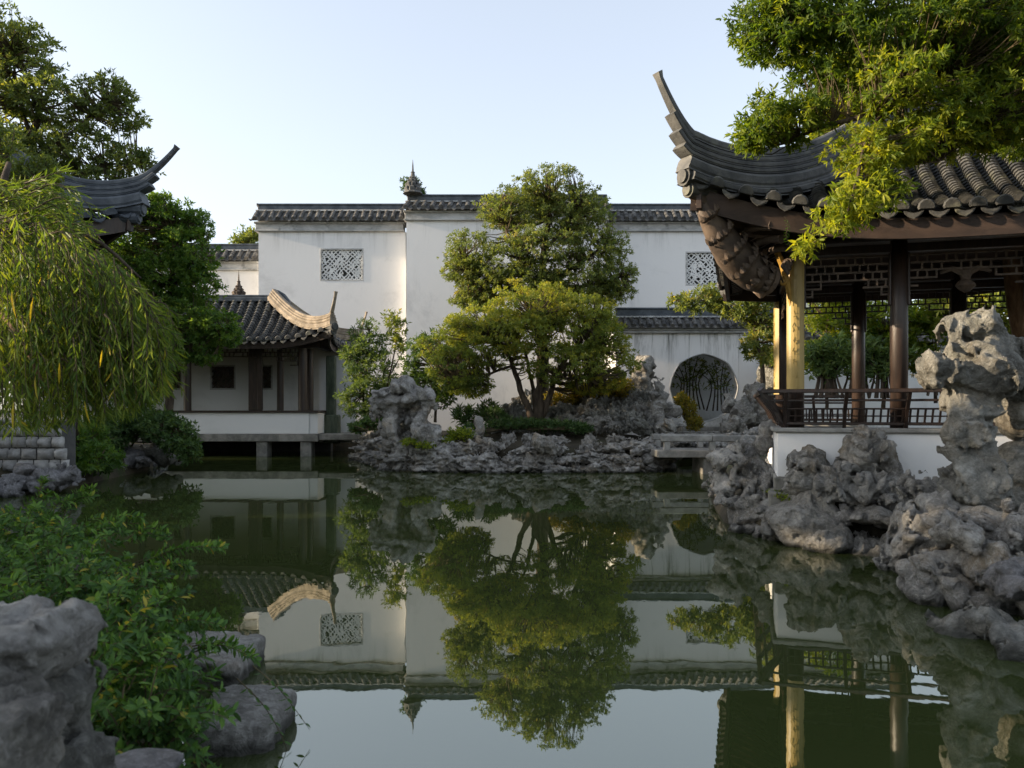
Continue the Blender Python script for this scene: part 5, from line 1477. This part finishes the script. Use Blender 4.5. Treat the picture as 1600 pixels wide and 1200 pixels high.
# hanging sunlit spray in front of the eave
d = 7.4
tree('yellow green leaf spray hanging before the pavilion eave', P(1340,250,d), [E(1330,300,d,28,24,.25), E(1318,330,d,26,22,.22), E(1340,345,d,24,18,.2), E(1290,355,d,22,16,.18), E(1268,378,d,16,12,.14), E(1352,318,d,18,16,.2), E(1300,320,d,18,18,.2), E(1360,275,d,34,24,.25), E(1390,300,d,26,18,.2)],
     [('branch', [P(1347,240,d), P(1338,290,d), P(1322,335,d), P(1300,358,d), P(1270,380,d)], .012, .004), ('branch', [P(1347,250,d), P(1352,300,d), P(1345,345,d)], .008, .003)],
     'leaf_bright', 113, .095, .026, 85, sub=.34, m=6, fill=.8, name='leaf_spray', cat='branch', group=None, near=True, tone0=.72, twig_r=.003, up=-.2, grav=.35, bend=.15)

# left trees
d = 19.6
tree('large dark green tree at the upper left frame edge', (-13.2, 19.9, .5), [E(25,90,d,70,62,1.2), E(-30,60,d,80,70,1.2), E(80,160,d,80,44,1.1), E(165,150,d,46,36,.8), E(195,185,d,30,22,.6), E(120,230,d,80,36,1.0), E(210,255,d,40,26,.7), E(40,250,d,80,50,1.2), E(150,290,d,60,36,.9), E(-20,180,d,80,80,1.3), E(60,330,d,90,60,1.2), E(0,400,d+.5,80,80,1.2)],
     [('trunk', [(-13.2,19.9,.5), P(-20,520,d), P(5,360,d), P(12,270,d), P(45,215,d), P(60,170,d)], .22, .07),
      ('branch', [P(12,290,d), P(70,235,d), P(120,200,d), P(165,160,d)], .07, .02), ('branch', [P(10,330,d), P(80,290,d), P(150,260,d), P(215,255,d)], .06, .02), ('branch', [P(45,215,d), P(30,150,d), P(20,80,d)], .07, .02)],
     'leaf_mid', 114, .13, .05, 28, sub=.24, group=GT, tone0=.42, shell=.5, fill=.8)
d = 11.2
tree('loose leafy tree in front of the blue grey upswept roof', (-8.2,10.8,.5),
     [E(20,285,d,60,40,.7), E(-40,220,d,70,50,.8), E(62,268,d,36,20,.4), E(50,330,d-.3,50,36,.6), E(0,370,d-.5,60,50,.8), E(95,350,d,36,20,.4)],
     [('trunk', [(-8.2,10.8,.5), P(-70,480,d), P(-40,360,d), P(-20,260,d)], .10, .04), ('branch', [P(-40,360,d), P(20,320,d), P(70,290,d)], .04, .012), ('branch', [P(-40,370,d), P(30,350,d-.2), P(95,345,d)], .04, .012)],
     'leaf_mid', 119, .10, .038, 55, sub=.30, group=GT, tone0=.5, shell=.4, fill=.8)
d = 21.5
tree('rounded mid green tree between willow and waterside hall', P(300,660,d), [E(262,340,d,44,38,1), E(295,395,d,44,44,1.1), E(250,430,d,60,50,1.3), E(310,450,d,34,30,.9), E(230,330,d,34,30,.8), E(270,490,d,60,36,1.1), E(330,505,d-.6,48,26,.8), E(300,540,d-.6,44,26,.8), E(355,525,d-.7,28,20,.6), E(240,520,d,50,50,1.1), E(325,560,d-.7,20,12,.4), E(205,365,d,44,44,1.0), E(190,420,d,50,40,1.0), E(300,350,d+.2,30,26,.7)],
     [('trunk', [P(262,680,d), P(266,600,d), P(262,520,d), P(270,430,d), P(272,360,d)], .14, .05), ('branch', [P(264,540,d), P(300,520,d-.4), P(350,522,d-.7)], .05, .02), ('branch', [P(268,450,d), P(300,420,d), P(320,400,d)], .05, .02)],
     'leaf_deep', 115, .125, .048, 36, sub=.28, group=GT, tone0=.62)
tree('distant olive conifer tip above the low wall', P(390,600,40), [E(388,372,40,14,14,.8), E(378,380,40,12,9,.6), E(400,366,40,9,10,.5)],
     [('trunk', [P(390,600,40), P(390,450,40), P(392,360,40)], .15, .03)], 'leaf_mid', 116, .25, .08, 14, sub=.45, name='conifer_tree', group=GT)
tree('small dark bush crown behind the tallest wall spire', P(645,600,36), [E(645,294,36,13,16,.5), E(640,285,36,8,10,.4), E(652,300,36,10,8,.4)], [('trunk', [P(645,600,36), P(645,400,36), P(645,300,36)], .1, .03)], 'leaf_dark', 117, .16, .06, 24, sub=.45, group=GT)

# shrubs over the left bank
for i, (lab, lob, leaf, tn) in enumerate((
    ('dense dark shrub hanging over the pond beside the hall deck', [E(280,680,20,28,30,.7), E(255,670,20.3,34,26,.8), E(295,700,19.8,16,22,.5)], 'leaf_dark', .62),
    ('dark spreading shrub behind the pale veined rock', [E(190,665,20.5,50,26,1), E(230,660,20.8,40,22,.9), E(160,690,19.5,30,26,.8)], 'leaf_dark', .5),
    ('mid green shrub beside the block wall', [E(130,690,17.5,34,34,.8), E(150,715,17.2,34,24,.8), E(110,700,17,22,26,.6)], 'leaf_deep', .5))):
    b = Vector(lob[0][0]); b.z = .3
    tree(lab, b, lob, [('stem', [b, Vector(lob[0][0])], .04, .015), ('stem', [b, Vector(lob[1][0])], .035, .012)], leaf, 120+i, .13, .05, 40, sub=.4, name='bank_shrub', cat='shrub', group='shrubs of the left bank', tone0=tn)

# ------------------------------------------------------------------ drooping yellow green tree in the left foreground
def willow():
    r = np.random.default_rng(401); d0 = 5.6
    root = thing('drooping_tree', 'drooping yellow green tree with long hanging leaves at the left', 'tree', (-4.6, 5.4, .4), 0, GT)
    limb(root, 'trunk', [(-4.6,5.4,.4), P(-140,560,d0), P(-60,420,d0), P(0,335,d0), P(14,255,d0+.2)], .08, .018, 'bark')
    limb(root, 'branch', [P(-60,430,d0), P(10,500,d0-.3), P(45,550,d0-.4), P(70,600,d0-.4)], .024, .008, 'bark_warm')
    limb(root, 'branch', [P(-20,370,d0), P(60,352,d0), P(140,372,d0), P(220,435,d0)], .03, .008, 'bark')
    limb(root, 'branch', [P(0,340,d0+.3), P(100,380,d0+.2), P(190,470,d0+.1)], .026, .007, 'bark')
    pos, ax, nr, LL, WW, tn = [], [], [], [], [], []
    tw = MB()
    def frond(a, ctrl, end, n, tone, Ls=1.0):
        c = curve([a, ctrl, end], 9)
        tw.tube(c, np.linspace(.006,.0018,9), 4, cap=False)
        t = np.linspace(.12, 1, n); cc = np.stack([np.interp(t, np.linspace(0,1,9), c[:,q]) for q in range(3)], 1)
        tg = norm(np.gradient(cc, axis=0))
        for i in range(n):
            s = 1 if i % 2 else -1
            sd = norm(np.cross(tg[i], r.normal(size=3)))
            A = tg[i]*.8+sd*.75*r.uniform(.4,1.5)+V(.1,0,-.28)
            pos.append(cc[i]); ax.append(A); nr.append(r.normal(size=3)+V(0,-.6,.3)); LL.append(.104*r.uniform(.55,1.3)*Ls); WW.append(.0118*r.uniform(.7,1.4)*Ls**.5)
            tn.append(min(.86,tone+r.normal()*.13) if r.random() > .006 else r.uniform(.93,1.0))
    for k in range(820):
        # hanging fronds: start along an arc from upper left to the right, end lower
        u = r.random()
        px = -30+270*u**.8+r.uniform(-25,25)
        top = np.interp(px, [-40,40,120,200,260], [330,335,362,415,470])
        bot = np.interp(px, [-40,60,130,200,275], [648,640,628,612,560])
        s = top+(bot-top-70)*r.random()**1.1
        dd = d0+r.uniform(-.7,.8)
        l = r.uniform(60,190)*r.uniform(.7,1)
        dx = r.uniform(-6,46)*(.6+.5*u)
        a = P(px-dx*.6, s, dd); ctrl = P(px-dx*.05, s+l*.25, dd); end = P(px+dx*.35, min(s+l, bot+25), dd)
        frond(tuple(a), tuple(ctrl), tuple(end), int(l/4.6), .55+r.normal()*.2)
    for k in range(110):       # upper sprays crossing the far roof
        px, py = r.uniform(-40,110), r.uniform(285,390); px -= max(0, 335-py)*1.2; dd = d0+r.uniform(-.3,.5)
        a = P(px, py, dd); e = P(px+r.uniform(30,80), py+r.uniform(-25,45), dd); c = P(px+30, py-10, dd)
        frond(tuple(a), tuple(c), tuple(e), 14, .55+r.normal()*.1)
    for k in range(90):       # right hand sprays over the water
        px, py = r.uniform(150,235), r.uniform(470,600); dd = d0+r.uniform(-.4,.4)
        a = P(px, py, dd); e = P(px+r.uniform(30,62), py+r.uniform(15,55), dd); c = P(px+28, py+2, dd)
        frond(tuple(a), tuple(c), tuple(e), 13, .42+r.normal()*.1, .8)
    N = len(pos); pos, ax, nr, LL, WW, tn = map(np.array, (pos, ax, nr, LL, WW, tn))
    l = link('crown', leaf_mesh('crown', pos, ax, nr, LL, WW, tn, True, .12), M['leaf_willow'], root); l['kind'] = 'stuff'
    obj('twigs', tw, M['twig'], root)['kind'] = 'stuff'
    # the broad yellow blades that stand out singly
    me = leaf_mesh('leaf', np.zeros((1,3)), V(0,0,-1)[None], V(0,-1,.2)[None], np.array([.17]), np.array([.017]), np.array([.97]), True, .12); me.materials.append(M['leaf_willow'])
    for px, py, s, t in ((18,470,1,10),(52,478,1,-12),(55,600,1,14),(22,640,1.1,2),(93,580,.9,0),(132,640,.9,4),(160,560,.7,-6)):
        o = link('leaf', me, None, root, loc=tuple(P(px,py-14,d0-.75)-wloc(root))); o.scale = (s,)*3; o.rotation_euler = (r.uniform(-.3,.3), math.radians(-t), r.uniform(-.6,.6))
willow()

# foreground bush at the lower left
def bush():
    r = np.random.default_rng(501)
    root = thing('foreground_bush', 'fresh green bush of small leaves between the boulders and stepping stones', 'bush', (-1.7, 3.6, .3))
    lobes = [(50,865,4.9,100,50),(110,905,4.5,80,50),(20,840,5.4,90,34),(175,965,4.1,75,60),(100,960,4.0,100,60),(195,1050,3.7,80,66),(150,1090,3.3,90,80),(205,1150,3.2,100,80),(240,1110,3.5,46,46),(235,1180,3.3,50,44),(160,1010,3.6,70,60),(60,940,4.2,100,50),(235,990,4.3,36,40),(10,900,4.6,80,60),(60,830,5.6,90,30),(0,860,5.0,70,50),(130,940,4.1,80,50)]
    S, D, T = [], [], []; tw = MB()
    for px, py, d_, rx, ry in lobes:
        s = d_/FPX; c = np.array(tuple(P(px,py,d_))); rad = V(rx*s, rx*s*.8, ry*s)
        ns = int(24+rad[0]*rad[2]*300)
        for k in range(ns):
            u = rdir(r,1)[0]*r.uniform(.3,1)**.5; a = c+u*rad*.8
            dr = norm(u*.7+V(.35,-.2,.45)+r.normal(size=3)*.35); ln = r.uniform(.12,.30)
            e = a+dr*ln; mid = (a+e)/2+V(0,0,.03)
            cv = curve([a, mid, e-V(0,0,.03)], 6); tw.tube(cv, np.linspace(.0035,.0012,6), 4, cap=False)
            n = int(ln/.032); t = np.linspace(.1,1,n)
            cc = np.stack([np.interp(t, np.linspace(0,1,6), cv[:,q]) for q in range(3)],1)
            S.append(cc); D.append(np.repeat(dr[None], n, 0)); T.append(np.full(n, .5+r.normal()*.17))
    # long reaching sprays to the right over the water
    for (x0,y0,x1,y1,d_) in ((200,840,268,838,5.0),(150,830,225,810,5.4),(210,880,350,858,4.9),(90,800,150,770,5.8),(60,770,80,748,6.5),(250,990,345,972,4.2),(300,1010,400,1030,4.0),(240,900,290,890,4.7),(110,850,190,822,5.2)):
        for j in range(3):
            a, e = P(x0,y0+j*5,d_), P(x1+r.uniform(-12,6),y1+r.uniform(-8,10),d_+r.uniform(-.1,.1)); mid = (a+e)/2+Vector((0,0,.05))
            cv = curve([a,mid,e], 9); tw.tube(cv, np.linspace(.004,.0012,9), 4, cap=False)
            L_ = (e-a).length; n = int(L_/.024); t = np.linspace(.15,1,n); cc = np.stack([np.interp(t, np.linspace(0,1,9), cv[:,q]) for q in range(3)],1)
            S.append(cc); D.append(np.repeat(norm(np.array(e-a))[None], n, 0)); T.append(np.full(n, .6))
    S, D, T = np.concatenate(S), np.concatenate(D), np.concatenate(T)
    pos, ax, nr, LL, WW = sprigs(r, S, D, 3, .058, .023, (35,75), .05, .012)
    l = link('foliage', leaf_mesh('foliage', pos, ax, nr+V(0,0,.5), LL, WW, np.repeat(T,3)*.8+r.normal(size=len(pos))*.2+.08, True, .12), M['leaf_bush'], root); l['kind'] = 'stuff'
    obj('twigs', tw, M['twig'], root)['kind'] = 'stuff'
bush()
# trailing twig with paired leaves over the stepping stone
def trailing(label, pts, d_, seed, n):
    r = np.random.default_rng(seed); c = curve([P(x,y,d_+k*.02) for k,(x,y) in enumerate(pts)], 16)
    root = thing('trailing_twig', label, 'twig', tuple(c[0]), 0, 'trailing twigs')
    obj('stem', MB().tube(c, np.linspace(.0035,.0012,16), 5), M['twig'], root)
    me = leaf_mesh('leaf', np.zeros((1,3)), V(1,0,0)[None], V(0,-.5,1)[None], np.array([.045]), np.array([.016]), np.array([.45]), True, .1); me.materials.append(M['leaf_bush'])
    for i in range(n):
        f = .15+.85*i/n; p = np.array([np.interp(f, np.linspace(0,1,16), c[:,q]) for q in range(3)])
        for s in (-1,1):
            o = link('leaf', me, None, root, loc=tuple(Vector(p)-wloc(root))); o.rotation_euler = (r.uniform(-.5,.5), r.uniform(-.1,.5)+(.6 if s > 0 else PI-.6), r.uniform(-.4,.4)); o.scale = (r.uniform(.7,1.1),)*3
trailing('longer twig with paired small leaves trailing over the front stepping stone', [(370,1060),(410,1100),(440,1150),(458,1205)], 3.7, 601, 9)
trailing('shorter twig with paired small leaves right of the stepping stones', [(395,1040),(430,1070),(455,1100),(484,1140)], 3.8, 602, 8)
trailing('thin vine hanging from the eave before the pavilion', [(1226,338),(1232,352),(1228,368),(1234,384)], 8.3, 603, 10)
# unseen trees added beyond the left edge of the picture to shade the pond
for i, (x, y, h, w_) in enumerate(((-17,2.5,6.6,3.4),(-16,8.5,6.9,3.6),(-19,15,7.2,3.8),(-20,22,7.2,3.8),(-12.5,-4,6.0,3.2),(-21,29,7.4,3.4))):
    tree(('broad shade tree', 'tall shade tree', 'dense shade tree', 'round shade tree', 'old shade tree', 'dark shade tree')[i]+' added out of view beyond the left edge to shade the pond', (x,y,.4),
         [((x,y,h*.68),(w_,w_,h*.30)), ((x+1.2,y+1,h*.5),(w_*.7,w_*.7,h*.2)), ((x-1,y-1.2,h*.5),(w_*.7,w_*.7,h*.2))],
         [('trunk', [(x,y,.4),(x+.2,y,h*.3),(x,y+.2,h*.7)], .25, .08)], 'leaf_deep', 700+i, .30, .13, 9, sub=.34, group='added shade trees out of view on the left', twigs=False, shell=.3)
